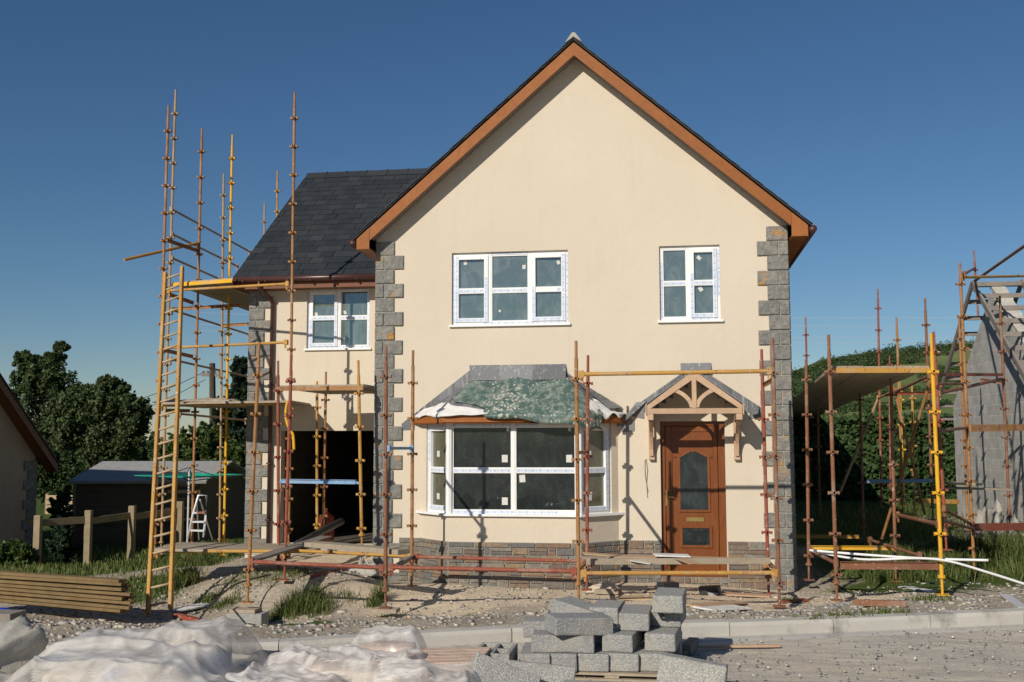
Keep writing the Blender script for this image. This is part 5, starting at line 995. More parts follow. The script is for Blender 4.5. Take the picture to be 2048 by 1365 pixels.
bk = MB(); bk.bx(c.x-.20, c.x+.14, c.y-.12, c.y+.12, zt_-.054, zt_-.006); tag(bk.build('pad_board', M['board'], None, bevel=.004), 'short board between the concrete block and the front post foot', 'board')
for px, D, lab in ((773, d1, 'short timber pad under the brown post at the garage corner'), (1558, d3, 'timber pad under the front post right of the door')):
    p = PD(px, 1216, D); m = MB(); m.bx(p.x-.17, p.x+.15, p.y-.10, p.y+.10, p.z-.055, p.z-.006); tag(m.build('pad_board', M['board'], None, bevel=.004), lab, 'board')
for a, b, wd, th, mat, lab, nm, ct in (((1192, 1190), (1240, 1191), .1, .06, 'board', 'short cut timber lying by the front post before the bay', 'timber_offcut', 'timber'), ((1240, 1200), (1340, 1199), .3, .02, 'pale', 'flat boards half buried in dust below the door', 'plank', 'plank'), ((1385, 1216), (1480, 1208), .22, .02, 'pine', 'brownish board lying on the ground right of the block pile', 'plank', 'plank'),
    ((1405, 1222), (1485, 1219), .3, .02, 'feltw', 'white tile backed panel lying near the kerb', 'panel', 'panel'), ((1452, 1192), (1540, 1196), .2, .02, 'pine', 'reddish offcut near the right front post', 'plank', 'plank'), ((1320, 1186), (1352, 1184), .15, .12, 'blackp', 'dark lump of rubble below the doorstep', 'rubble_lump', 'rubble'),
    ((1400, 1190), (1440, 1190), .15, .10, 'blackp', 'second dark lump of rubble right of the first under the door', 'rubble_lump', 'rubble'), ((1560, 1208), (1612, 1205), .1, .03, 'red', 'reddish broken strip by the house corner', 'strip', 'strip'), ((1706, 1214), (1812, 1216), .055, .055, 'rust', 'rusty length of scaffold tube lying behind the kerb', 'steel_tube', 'tube'),
    ((2010, 1195), (2048, 1222), .09, .02, 'alu', 'bent pale metal strip near the right kerb', 'metal_strip', 'strip'), ((1810, 1176), (1862, 1186), .14, .012, 'feltw', 'scrap of white sheet in the grass right of the yellow post', 'sheet_scrap', 'scrap'), ((600, 1137), (708, 1142), .18, .015, 'feltw', 'perforated white strip on the rubble before the garage', 'strip', 'strip'),
    ((622, 1160), (690, 1142), .05, .04, 'red', 'reddish bent bar among the rubble before the garage', 'bar', 'bar'), ((350, 1226), (412, 1213), .22, .02, 'feltw', 'red stained white sheet on the soil by the ladder foot', 'sheet_scrap', 'scrap'), ((350, 1236), (408, 1250), .08, .05, 'red', 'broken red brick strip below the stained sheet', 'brick_piece', 'brick'), ((130, 1216), (190, 1212), .06, .03, 'pale', 'thin stick on the soil before the timber stack', 'stick', 'stick')):
    lay(nm, lab, ct, a, b, wd, th, mat)
# white pipes poking out over the kerb
def pipe(pts, r, mat, label, name='plastic_pipe'):
    P = [PD(x, y, D) for x, y, D in pts]; Q = []
    for i in range(len(P)-1):
        p0, p1, p2, p3 = P[max(i-1, 0)], P[i], P[i+1], P[min(i+2, len(P)-1)]
        for k in range(6): t = k/6; Q.append(((p1*2)+(p2-p0)*t+(p0*2-p1*5+p2*4-p3)*t*t+(p1*3-p0-p2*3+p3)*t**3)*.5)
    Q.append(P[-1]); m = MB(); m.path(Q, r, 8); return tag(m.build(name, M[mat], None, smooth=True), label, 'pipe')
pipe([(1619, 1101, 14), (1730, 1110, 13.6), (1860, 1118, 13.2), (1977, 1121, 12.9)], .016, 'whitep', 'straight white pipe with its end sawn off in the passage')
pipe([(1622, 1102, 14.1), (1721, 1119, 13.6), (1834, 1117, 13.1), (1898, 1123, 12.8), (1975, 1145, 12.3), (2075, 1177, 11.6)], .015, 'whitep', 'sagging white pipe running out to the right edge')
pipe([(594, 1090, 15.8), (622, 1075, 16.4), (655, 1057, 17.1), (683, 1043, 17.7)], .062, 'blackp', 'fat black drain pipe leaning up into the open garage', 'drain_pipe')
pipe([(395, 1245, 12.2), (420, 1212, 12.9), (470, 1170, 14.2), (540, 1150, 15)], .012, 'blackp', 'thin dark hose trailing over the mound beside the ladder', 'hose')
m = MB(); A = PD(652, 1075, 18.4); m.tube(A-V((0, 0, .05)), A+V((0, 0, .36)), .14, n=16); m.tube(A+V((0, 0, .36)), A+V((0, 0, .42)), .13, .05, 16); m.tube(A+V((0, 0, .42)), A+V((0, 0, .5)), .03, n=8); tag(m.build('gas_bottle', M['gas'], None, smooth=False, bevel=.01), 'dark red gas bottle standing inside the garage', 'gas bottle')
# strap of yellow rope
pipe([(576, 800, 15.0), (571, 830, 15.0), (579, 860, 15.0), (586, 870, 15.0), (588, 900, 15.0)], .02, 'bright', 'yellow rope hanging on the red post at the garage', 'rope')
pipe([(577, 802, 15.0), (582, 815, 15.0), (576, 850, 15.0)], .018, 'bright', 'second short loop of yellow rope on the red post', 'rope')
# crumpled sheet on the platform
def crumple(name, label, cat, c, rx, ry, h, mat, seed, n=26):
    v, f = [], []
    for i in range(n+1):
        for j in range(n+1):
            x, y = i/n*2-1, j/n*2-1; r = max(abs(x), abs(y)); e = max(0, 1-r**3); q = V((x*2+seed, y*2, seed*1.7)); z = h*e*(.45+.6*abs(mnoise.noise(q*1.3))+.35*abs(mnoise.noise(q*3.1)))
            v.append((c[0]+rx*x*(1+.15*mnoise.noise(q)), c[1]+ry*y*(1+.15*mnoise.noise(q+V((5, 5, 5)))), c[2]+z+.004))
    for i in range(n):
        for j in range(n): a = i*(n+1)+j; f.append((a, a+n+1, a+n+2, a+1))
    o = npmesh(name, v, f, M[mat], smooth=True); s = o.modifiers.new('s', 'SOLIDIFY'); s.thickness = .004; return tag(o, label, cat)
q = PD(425, 800, 18.2); crumple('crumpled_sheet', 'crumpled white sheet lying on the middle scaffold platform', 'sheet', (q.x, q.y, a2.z*0+lf.z+.04), .45, .28, .09, 'board', 3); q = PD(365, 800, 18.6); crumple('crumpled_sheet', 'flat dark sheet near the ladder on the middle platform', 'sheet', (q.x, q.y, lf.z+.04), .4, .3, .07, 'blackp', 5)
q = PT(735, 1150); crumple('rubble_sack', 'grey dusty sack slumped at the foot of the garage corner', 'sack', (q.x, q.y, q.z), .22, .2, .26, 'mortar', 9); q = PT(1210, 1182); crumple('dust_sheet', 'sandy sheet crumpled on the ground between bay and door', 'sheet', (q.x, q.y, q.z), .25, .25, .12, 'bag', 12)
# ================================================================ concrete blocks, pallet
pal = empty('pallet', (.3, 7.55, 0), 'flat wooden pallet under the pile of concrete blocks', 'pallet'); px0 = PD(1070, 1340, 7.45).x; px1 = PD(1378, 1340, 7.45).x; ypl = PD(1200, 1340, 7.45).y-.02
for k in range(4): m = MB(); m.bx(px0, px1, ypl+k*.27, ypl+k*.27+.12, .026, .043); m.build('deck_board', M['board'], pal)
for k in range(3): m = MB(); xx = px0+(px1-px0-.1)*k/2; m.bx(xx, xx+.1, ypl+.005, ypl+.95, .006, .025); m.build('bearer', M['board'], pal)
m = MB(); m.bx(px0, px1, ypl-.004, ypl+.10, -.012, .004); m.build('bottom_board', M['board'], pal)
def rough_block(L, W, H, seed):
    bm = bmesh.new(); bmesh.ops.create_cube(bm, size=1); bmesh.ops.scale(bm, vec=(L, W, H), verts=bm.verts)
    bmesh.ops.bevel(bm, geom=bm.edges[:], offset=.006, segments=1, affect='EDGES'); bmesh.ops.subdivide_edges(bm, edges=[e for e in bm.edges if e.calc_length() > .05], cuts=9, use_grid_fill=True)
    for v in bm.verts:
        q = v.co*22+V((seed, 0, 0)); n_ = mnoise.noise(q); v.co += v.co.normalized()*n_*.0022
        c_ = mnoise.noise(v.co*7+V((0, seed*3, 0))); ed = sum(abs(abs(a)-b/2) < .012 for a, b in zip(v.co, (L, W, H)))
        if ed >= 2 and c_ > .12: v.co *= 1-.05*c_
    me = bpy.data.meshes.new('concrete_block'); bm.to_mesh(me); bm.free(); me.materials.append(M['block']); return me
BM = [rough_block(.44, .215, .12, s) for s in (1, 2, 3)]; BM1 = [rough_block(.44, .215, .12, s) for s in (4, 5)]
def cblock(px, py, D, yaw, label, zc=None, tilt=(0, 0), thin=False, sd=0):
    """block whose centre is seen at px,py; yaw of its long side in degrees"""
    p = PD(px, py, D)
    if zc is not None: p.z = zc
    o = bpy.data.objects.new('concrete_block', (BM1 if thin else BM)[sd % (2 if thin else 3)]); SC.collection.objects.link(o); o.location = p; o.rotation_euler = (math.radians(tilt[0]), math.radians(tilt[1]), math.radians(yaw)); LOC[o.name] = p
    return tag(o, label, 'block', 'concrete blocks piled on and round the pallet')
Z0 = .045
for px, lab, j in ((1074, 'concrete block at the far left end of the bottom course', 3), (1131, 'bottom course block second from the left, end facing the road', -2), (1190, 'middle block of the bottom course above the pallet slot', 1), (1250, 'bottom course block second from the right', -1), (1309, 'chipped block at the right end of the bottom course', -5)):
    cblock(px, 1312, 7.66, 90+j, lab, Z0+.061, sd=int(px) % 3)
for px, lab in ((1078, 'bottom course block hidden behind at the left'), ): pass
cblock(1127, 1293, 7.58, 2, 'long block lying across the front of the bottom course', Z0+.183, sd=1)
cblock(1158, 1262, 7.56, 28, 'skewed block balanced on top at the left front of the pile', Z0+.306, (2, 3), sd=2)
cblock(1246, 1275, 7.70, 82, 'second course block in the middle of the pile', Z0+.183, sd=0); cblock(1327, 1272, 7.73, 84, 'second course block at the right front corner', Z0+.183, sd=1)
cblock(1205, 1255, 7.88, 4, 'second course block sunk behind the skewed one', Z0+.183, sd=0)
cblock(1272, 1234, 7.83, 88, 'third course block with pale dust on its top', Z0+.306, sd=2); cblock(1215, 1225, 8.08, 86, 'third course block lying behind the dusty one', Z0+.306, (0, 1), sd=1)
cblock(1165, 1235, 8.03, -32, 'block leaning at a slant at the back left of the pile', Z0+.31, (0, 9), sd=0)
cblock(1338, 1230, 7.98, 84, 'shaded block under the topmost one', Z0+.306, sd=2); cblock(1340, 1200, 7.83, 86, 'topmost block standing on the right of the pile', Z0+.43, sd=1)
cblock(1105, 1260, 8.13, 5, 'block behind the left front of the pile, partly hidden', Z0+.183, sd=2); cblock(1098, 1290, 8.13, 90, 'bottom block at the back left of the pile', Z0+.061, sd=1)
cblock(1335, 1290, 8.13, 88, 'bottom block at the back right of the pile', Z0+.061, sd=0)
cblock(1330, 1260, 8.16, 88, 'second course block at the back right', Z0+.183, sd=0); cblock(1270, 1260, 8.16, 88, 'second course block at the back centre', Z0+.183, sd=2)
cblock(1006, 1338, 6.75, 15, 'tilted block leaning on its edge beside the wrapped stack', .13, (48, 22), sd=0)
cblock(1080, 1353, 6.95, 8, 'flat block on the ground before the left of the pallet', .10, (80, 6), True, sd=1)
cblock(1195, 1372, 6.75, 3, 'low block at the bottom edge before the pallet', .055, (3, 0), sd=2)
cblock(1384, 1345, 7.05, -9, 'block standing on its long edge at the front right', .105, (88, 7), True, sd=0)
hb = MB(); q = PD(982, 1330, 7.5)
hb.bx(q.x-.10, q.x+.16, q.y-.2, q.y-.17, 0, .2); hb.bx(q.x-.10, q.x+.16, q.y+.17, q.y+.2, 0, .2)
for xx in (-.10, .015, .13): hb.bx(q.x+xx, q.x+xx+.03, q.y-.169, q.y+.169, 0, .199)
hb.bx(q.x-.069, q.x+.129, q.y-.02, q.y+.01, 0, .198); tag(hb.build('hollow_block', M['block'], None, bevel=.004), 'dark hollow block between the wrapped stack and the tilted block', 'block')
plank('stick', 'long thin brown lath lying on the road right of the pallet', 'lath', None, None, 0, 0, .035, .02, 'pine', world=(PZ(1388, 1294, .016), PZ(1560, 1292, .016)))
plank('timber_offcut', 'thin dark bearer sticking out behind the right of the pile', 'timber', None, None, 0, 0, .08, .07, 'greyw', world=(PZ(1372, 1300, .05), PZ(1388, 1284, .05)))
plank('wood_sliver', 'thin stick leaning on the pile below the topmost block', 'stick', (1314, 1216), (1328, 1236), 7.9, 7.7, .02, .012, 'greyw')
# ================================================================ wrapped bags
def rbox(name, label, c, s, yaw, mat, cat='bag', group=None, puff=.35):
    bm = bmesh.new(); bmesh.ops.create_cube(bm, size=1); bmesh.ops.subdivide_edges(bm, edges=bm.edges[:], cuts=5, use_grid_fill=True)
    for v in bm.verts:
        d = V(v.co); k = d.normalized()*.56; v.co = d.lerp(k, puff); v.co = V((v.co.x*s[0], v.co.y*s[1], v.co.z*s[2])); n_ = mnoise.noise(v.co*6+V(c)); v.co += V(v.co).normalized()*n_*.025
    me = bpy.data.meshes.new(name); bm.to_mesh(me); bm.free(); me.materials.append(M[mat]); me.polygons.foreach_set('use_smooth', [True]*len(me.polygons))
    o = bpy.data.objects.new(name, me); SC.collection.objects.link(o); o.location = c; o.rotation_euler = (0, 0, yaw); LOC[o.name] = V(c); return tag(o, label, cat, group)
def sheet(name, label, x0, x1, y0, y1, hf, mat, seed, amp=.03, res=.02, crease=0):
    gx_, gy_ = np.arange(x0, x1, res), np.arange(y0, y1, res); v = []
    for y in gy_:
        for x in gx_:
            w1 = mnoise.noise(V((x*1.7+seed, y*1.7, 0)))*1.2; h = hf(x, y); fold = 2*max(0, 1-3.2*abs(mnoise.noise(V((x*3.1+w1, y*2.1-w1, seed)))))**1.6-.5; f2 = 2*max(0, 1-3.5*abs(mnoise.noise(V((x*8+w1*2, y*6+w1, seed+4)))))**1.5-.4; f3 = mnoise.noise(V((x*22, y*17, seed)))
            am = min(1, h/.10) if h > 0 else 0; cr_ = max(0, 1-4*abs(mnoise.noise(V((x*3.4+y*1.9+w1*.3, y*1.1-x*.9, seed+2)))))**1.5+.6*max(0, 1-4*abs(mnoise.noise(V((x*1.5-w1*.3, y*3.6+x*1.6, seed+6)))))**1.5; z = h+crease*cr_*am+(amp*fold+amp*.42*f2+amp*.10*f3)*(.25+.75*am)
            v.append((x+.03*w1, y+.03*mnoise.noise(V((x*3, y*3, seed+9))), max(z, .008+.006*f2+.02*max(0, fold)*.3)))
    nx_, ny_ = len(gx_), len(gy_); i_ = np.arange(nx_*ny_).reshape(ny_, nx_); fc = np.stack([i_[:-1, :-1], i_[:-1, 1:], i_[1:, 1:], i_[1:, :-1]], -1).reshape(-1, 4)
    o = npmesh(name, v, fc, M[mat], smooth=True); return tag(o, label, 'plastic sheet')
def rb_(x, y, cx_, cy_, hx_, hy_, h, s=.10, rot=0):
    c_, s_ = math.cos(rot), math.sin(rot); u, w_ = (x-cx_)*c_+(y-cy_)*s_, -(x-cx_)*s_+(y-cy_)*c_
    d = math.sqrt(max(abs(u)-hx_, 0)**2+max(abs(w_)-hy_, 0)**2); t = max(0, 1-d/s); return h*(t*t*(3-2*t))
def bagbox(px, py, D): p = PD(px, py, D); return p
A1 = [PD(150, 1250, 6.95), PD(345, 1243, 7.15), PD(250, 1300, 6.3), PD(60, 1300, 6.3), PD(430, 1275, 7.1)]
def smax(*a):
    k = 14.0; m_ = max(a); return m_+math.log(sum(math.exp(k*(x-m_)) for x in a))/k-math.log(len(a))/k*.35
hts1 = lambda x, y: max(0, smax(rb_(x, y, -3.68, 6.70, .28, .25, .38, .36, .1), rb_(x, y, -3.20, 6.95, .12, .22, .43, .34, -.1), rb_(x, y, -3.35, 6.2, .45, .25, .37, .38), rb_(x, y, -3.02, 6.70, .08, .30, .33, .26, .15), rb_(x, y, -4.2, 6.0, .3, .35, .16, .4), rb_(x, y, -3.1, 5.8, .4, .3, .26, .3)))
print('bag px', [(round(p.x, 2), round(p.y, 2), round(p.z, 2)) for p in A1], [tuple(round(c, 2) for c in PD(px, py, D)) for px, py, D in ((700, 1262, 7.2), (790, 1255, 7.4), (975, 1290, 7.3), (560, 1300, 6.9), (480, 1330, 6.6), (950, 1365, 6.4))])
random.seed(5)
for i, (c, s, yw, mt) in enumerate((((-3.68, 6.70, .15), (.5, .5, .26), .1, 'bag'), ((-3.22, 6.95, .17), (.30, .45, .28), -.1, 'bag'), ((-3.40, 6.15, .14), (.8, .45, .24), 0, 'bag'), ((-3.03, 6.68, .12), (.22, .5, .22), .15, 'bagb'), ((-3.08, 6.45, .21), (.17, .2, .13), .2, 'bagb'), ((-3.30, 6.0, .25), (.14, .16, .09), .5, 'bagb'), ((-4.15, 6.1, .05), (.4, .5, .10), 0, 'bag'))):
    rbox('cement_bag', ['cream bag at the back left under the big clear sheet', 'cream bag at the highest hump of the big clear sheet', 'wide cream bag at the front under the big clear sheet', 'blue bag low at the right slope of the big clear sheet', 'small blue bag showing through the clear sheet, nearer the right', 'small blue bag showing through the clear sheet, nearer the middle', 'low cream bag at the left edge under the big clear sheet'][i], c, s, yw, mt, 'bag', 'bags lying under the plastic sheets')
sheet('plastic_sheet', 'big clear plastic sheet draped over bags at the lower left', -4.9, -2.6, 5.3, 7.45, hts1, 'sheet1', 2.3, .005, .015, .015)
hts2 = lambda x, y: .03+max(rb_(x, y, -1.98, 7.28, .18, .12, .29, .2, .15), rb_(x, y, -2.42, 7.12, .24, .18, .17, .22), rb_(x, y, -2.0, 6.82, .3, .16, .22, .2, -.1), rb_(x, y, -2.4, 6.45, .3, .2, .15, .2), rb_(x, y, -1.50, 6.50, .26, .2, .2, .15), rb_(x, y, -1.9, 6.15, .6, .18, .12, .2))
for i, (c, s, yw, mt) in enumerate((((-1.98, 7.26, .13), (.42, .28, .22), .15, 'bagp'), ((-2.42, 7.1, .08), (.48, .36, .13), 0, 'bagp'), ((-2.0, 6.8, .09), (.6, .32, .16), -.1, 'bag'), ((-1.5, 6.48, .08), (.5, .36, .15), 0, 'bagp'), ((-2.4, 6.43, .06), (.58, .36, .10), 0, 'bag'))):
    rbox('cement_bag', ['pinkish bag at the top of the smaller wrapped heap', 'pinkish flat bag on the left slope of the smaller heap', 'cream bag in the middle of the smaller heap', 'pinkish bag low at the right of the smaller heap', 'flat cream bag at the front left of the smaller heap'][i], c, s, yw, mt, 'bag', 'bags lying under the plastic sheets')
sheet('plastic_sheet', 'loose crumpled clear sheet over the smaller heap in the middle foreground', -2.95, -1.12, 5.75, 7.6, hts2, 'sheet2', 7.7, .012, .015, .028)
fp = MB(); fc_ = PD(905, 1318, 7.2); o_ = V((-1.74, 6.72, .19)); 
for i in range(5): fp.box(o_+V((.02, .10*i, -.0)), V((.47, .12, 0)), V((.0, .092, 0)), V((0, 0, .03)))
fp.box(o_+V((.0, 0, -.19)), V((.47, .12, 0)), V((.0, .48, 0)), V((0, 0, .185))); tag(fp.build('slab_stack', M['bagp'], None, bevel=.004), 'flat topped stack of pale brown slabs half out of the loose sheet', 'slab stack')
cl_ = MB(); 
bm = bmesh.new(); bmesh.ops.create_cube(bm, size=1); bmesh.ops.subdivide_edges(bm, edges=bm.edges[:], cuts=14, use_grid_fill=True)
for v in bm.verts:
    k = v.co.copy(); v.co = V((k.x*.30, k.y*.62, k.z*.34)); s_ = mnoise.noise(k*2.1+V((3, 1, 7)))*.09+mnoise.noise(k*6)*.035+mnoise.noise(k*15)*.015; v.co += k.normalized()*s_; v.co.x *= 1-.4*(v.co.z+.17)
me = bpy.data.meshes.new('mortar_lump'); bm.to_mesh(me); bm.free(); me.materials.append(M['mortar']); me.polygons.foreach_set('use_smooth', [True]*len(me.polygons)); o = bpy.data.objects.new('mortar_lump', me); SC.collection.objects.link(o)
q = PD(18, 1310, 7.3); o.location = (q.x-.12, q.y, .13); o.rotation_euler = (.35, .15, -.5); tag(o, 'rough grey lump of hardened mortar at the far left edge below the timber', 'rubble')
# ================================================================ left side: timber stack, fence, shed, dryer, steps, neighbour
ts = empty('timber_stack', PT(120, 1200), 'low stack of long treated battens lying at the left edge', 'timber stack'); random.seed(21)
for r_ in range(8):
    for k in range(5):
        yl = 1152+r_*7.6; dD = 13.4+k*.1; xr = 262-abs(3.5-r_)*3+random.uniform(-14, 8)-k*3; A = PD(-60, yl+4-26+random.uniform(-1, 1)+12, dD+.5); B = PD(xr, yl+12+random.uniform(-2, 2)+(r_-2)*1.2, dD)
        A.z -= 0; m = MB(); m.beam(A, B, .085, .036); m.build('batten', M['batten'], ts)
for px in (60, 190): p = PT(px, 1208); m = MB(); m.bx(p.x-.05, p.x+.05, p.y-.1, p.y+.6, p.z-.05, p.z+.05); m.build('bearer', M['board'], ts)
m = MB(); q = PT(4, 1236); m.tube(q+V((-.15, 0, .06)), q+V((.06, 0, .06)), .055, n=14); m.tube(q+V((.06, 0, .06)), q+V((.10, 0, .06)), .05, .022, 14); m.tube(q+V((.10, 0, .06)), q+V((.13, 0, .06)), .024, n=10); tag(m.build('plastic_bottle', M['bluep'], None, smooth=True), 'blue plastic bottle lying at the far left edge', 'bottle')
m = MB(); q = PT(12, 1250); m.bx(q.x-.35, q.x+.08, q.y-.05, q.y+.25, q.z-.02, q.z+.12); tag(m.build('crate_end', M['greyw'], None, bevel=.01), 'dark wooden crate corner below the blue bottle', 'crate')
fe = empty('post_and_rail_fence', foot(178, 21), 'weathered post and rail fence before the shed', 'fence'); fp_ = [(77, 1140, 1031, 19.8), (178, 1127, 1021, 20.6), (265, 1108, 1012, 21.6), (361, 1085, 1003, 22.6)]
for px, pb2, pt2, D in fp_: A, B = PD(px, pb2+4, D), PD(px, pt2, D); A.x = B.x; m = MB(); m.bx(B.x-.065, B.x+.065, B.y-.05, B.y+.05, A.z-.3, B.z); m.build('post', M['fencew'], fe, bevel=.008)
for (p, q) in zip(fp_[:-1], fp_[1:]): A, B = PD(p[0], (1047 if p[0] < 100 else p[2]+22), p[3]), PD(q[0], q[2]+19, q[3]); m = MB(); m.beam(A+V((0, .08, 0)), B+V((0, .08, 0)), .035, .13); m.build('rail', M['fencew'], fe)
def boards(m, A, B, z0, z1, n, gap=.02, th=.02):
    h = (z1-z0)/n
    for i in range(n): m.beam(V((A.x, A.y, z0+h*(i+.5))), V((B.x, B.y, z0+h*(i+.5))), th, h-gap)
bf = empty('board_fence', foot(122, 34), 'pale horizontal board fence between the neighbour house and the shed', 'fence'); A, B = PD(92, 1000, 34), PD(150, 1000, 34); m = MB(); boards(m, A, B, PD(120, 1040, 34).z, PD(120, 990, 34).z, 5, .03); m.build('fence_board', M['pale'], bf); m = MB(); m.bx(A.x-.05, A.x+.05, A.y+.03, A.y+.12, -1.2, PD(120, 988, 34).z); m.build('post', M['fencew'], bf)
b2 = empty('board_fence', foot(430, 26), 'board fence behind the step ladder, in shade right of the shed', 'fence')
m = MB(); A, B = PD(335, 990, 25.5), PD(395, 990, 25.5); boards(m, A, B, PD(360, 1000, 25.5).z, PD(360, 965, 25.5).z, 3, .03); boards(m, A-V((0, .1, 0)), B-V((0, .1, 0)), PD(360, 1050, 25.5).z, PD(360, 1005, 25.5).z, 2, .22); m.build('fence_board', M['pale'], b2)
m = MB(); A, B = PD(390, 990, 27), PD(500, 990, 30); boards(m, A, B, -1.1, PD(440, 962, 28).z, 7, .02); m.build('fence_board', M['fencew'], b2)
for t in (0, .33, .66, 1): p = A.lerp(B, t); m = MB(); m.bx(p.x-.05, p.x+.05, p.y-.12, p.y-.03, -1.2, PD(440, 960, 28).z+.05); m.build('post', M['fencew'], b2)
sh = empty('shed', foot(270, 27), 'dark timber shed with a grey felt pitched roof', 'shed'); Ds = 25.5
FLs, FRs = PD(150, 1000, Ds), PD(400, 1000, Ds); dyv = V((0, 2.6, 0)); zr0 = PD(137, 965, Ds-.2).z; zr1 = PD(260, 925, Ds+1.3).z; zg = -1.15
m = MB(); nb = 9; ub = V((FRs.x-FLs.x, FRs.y-FLs.y, 0))
for i in range(nb): h = (zr0-zg)/nb; m.box((FLs.x, FLs.y-.0, zg+h*i), ub, V((0, .03, 0)), V((0, 0, h))); m.box((FLs.x, FLs.y-.02, zg+h*i), ub, V((0, .02, 0)), V((0, 0, h*.45)))
m.box((FLs.x, FLs.y+.03, zg), V((.05, 0, 0)), dyv, V((0, 0, zr0-zg))); m.box((FRs.x-.05, FRs.y+.03, zg), V((.05, 0, 0)), dyv, V((0, 0, zr0-zg)))
m.box((FLs.x, FLs.y+2.6, zg), ub, V((0, .03, 0)), V((0, 0, zr0-zg)))
for x in (FLs, FRs-V((.05, 0, 0))): m.prism([V((x.x, x.y, zr0)), V((x.x, x.y+1.3, zr1-.06)), V((x.x, x.y+2.6, zr0))], (.05, 0, 0))
m.build('wall', M['shed'], sh)
m = MB(); A = PD(137, 964, Ds-.25); B = PD(413, 962, Ds-.25); ex = V((B.x-A.x, B.y-A.y, 0)); ey = V((0, 1.5, zr1-A.z)); m.box(A, ex, ey, V((0, 0, .03))); A2 = A+V((0, 3.0, 0)); m.box(A2, ex, V((0, -1.5, zr1-A.z)), V((0, 0, .029))); m.build('roof', M['felt'], sh)
m = MB(); m.box(A+V((0, -.02, -.05)), ex, V((0, .02, 0)), V((0, 0, .055))); m.prism([A, A+V((0, 1.5, zr1-A.z)), A+V((0, 3, 0)), A+V((0, 3, -.08)), A+V((0, 1.5, zr1-A.z-.1)), A+V((0, 0, -.08))], (-.02, 0, 0)); m.build('fascia', M['greyw'], sh)
m = MB(); m.bx(FLs.x-.04, FLs.x+.03, FLs.y-.045, FLs.y-.022, zg, zr0); m.build('corner_board', M['fencew'], sh)
# rotary dryer
rdn = empty('rotary_dryer', foot(395, 24), 'green rotary clothes dryer with open arms beside the shed', 'clothes dryer'); Dd = 23.5; top = PD(378, 958, Dd)
m = MB(); m.tube((top.x, top.y, -1.1), top+V((0, 0, .25)), .022, n=8); m.build('pole', M['alu'], rdn)
for k in range(4):
    a = k*math.pi/2+.35; tip = top+V((math.cos(a)*1.25, math.sin(a)*1.25, .08)); m = MB(); m.tube(top-V((0, 0, .05)), tip, .014, n=6); m.tube(top+V((0, 0, .25)), top.lerp(tip, .5), .01, n=6); m.build('arm', M['blackp'], rdn)
m = MB()
for r_ in (.55, .75, .95, 1.15):
    P = [top+V((math.cos(k*math.pi/2+.35)*r_, math.sin(k*math.pi/2+.35)*r_, .06*r_+.01)) for k in range(4)]
    for k in range(4): m.tube(P[k], P[(k+1) % 4], .012, n=5)
m.build('line', M['green'], rdn)
# step ladder (white aluminium)
stl = empty('step_ladder', foot(395, 20), 'white aluminium step ladder standing in the grass behind the scaffold', 'step ladder'); Dl = 19.5
P_ = lambda x, y: PD(x, y, Dl)
for pts, nm in (([(376, 1078), (385, 1032), (397, 991), (413, 991), (411, 1035), (407, 1075)], 'frame'),): m = MB(); m.path([P_(*p) for p in pts], .022, 8); m.build(nm, M['alu'], stl, smooth=True)
for (a, b) in (((387, 1026), (411, 1026)), ((386, 1044), (410, 1044)), ((382, 1061), (409, 1062))): m = MB(); m.beam(P_(*a), P_(*b), .09, .03); m.build('step', M['alu'], stl)
m = MB(); m.beam(P_(395, 1026), P_(411, 1025), .1, .035); m.build('tray', M['red'], stl)
m = MB(); A = P_(400, 1000); m.tube(A, PD(425, 1080, Dl+1.0), .014, n=6); m.tube(PD(393, 1000, Dl), PD(398, 1080, Dl+1.0), .014, n=6); m.build('rear_leg', M['alu'], stl)
# telegraph pole with wires
tp = empty('telegraph_pole', foot(425, 38), 'dark telegraph pole seen between the scaffold tubes', 'telegraph pole'); m = MB(); A = PD(427, 1000, 38); B = PD(424.5, 727, 38); m.tube(A, B, .15, .11, 8); m.build('pole', M['bark'], tp)
m = MB(); m.beam(PD(403, 750, 38), PD(440, 751, 38), .1, .1); 
for px in (406, 415, 430, 438): p = PD(px, 745, 38); m.tube(p-V((0, 0, .1)), p+V((0, 0, .05)), .05, n=6)
m.build('cross_arm', M['greyw'], tp)
for (x1, y1, D1) in ((-40, 840, 60), (-60, 800, 55)):
    m = MB(); P0 = PD(410, 744 if y1 == 800 else 760, 38); P1 = PD(x1, y1, D1); m.path([P0.lerp(P1, t)-V((0, 0, 1.2*4*t*(1-t))) for t in np.linspace(0, 1, 14)], .013, 4); m.build('wire', M['blackp'], tp)
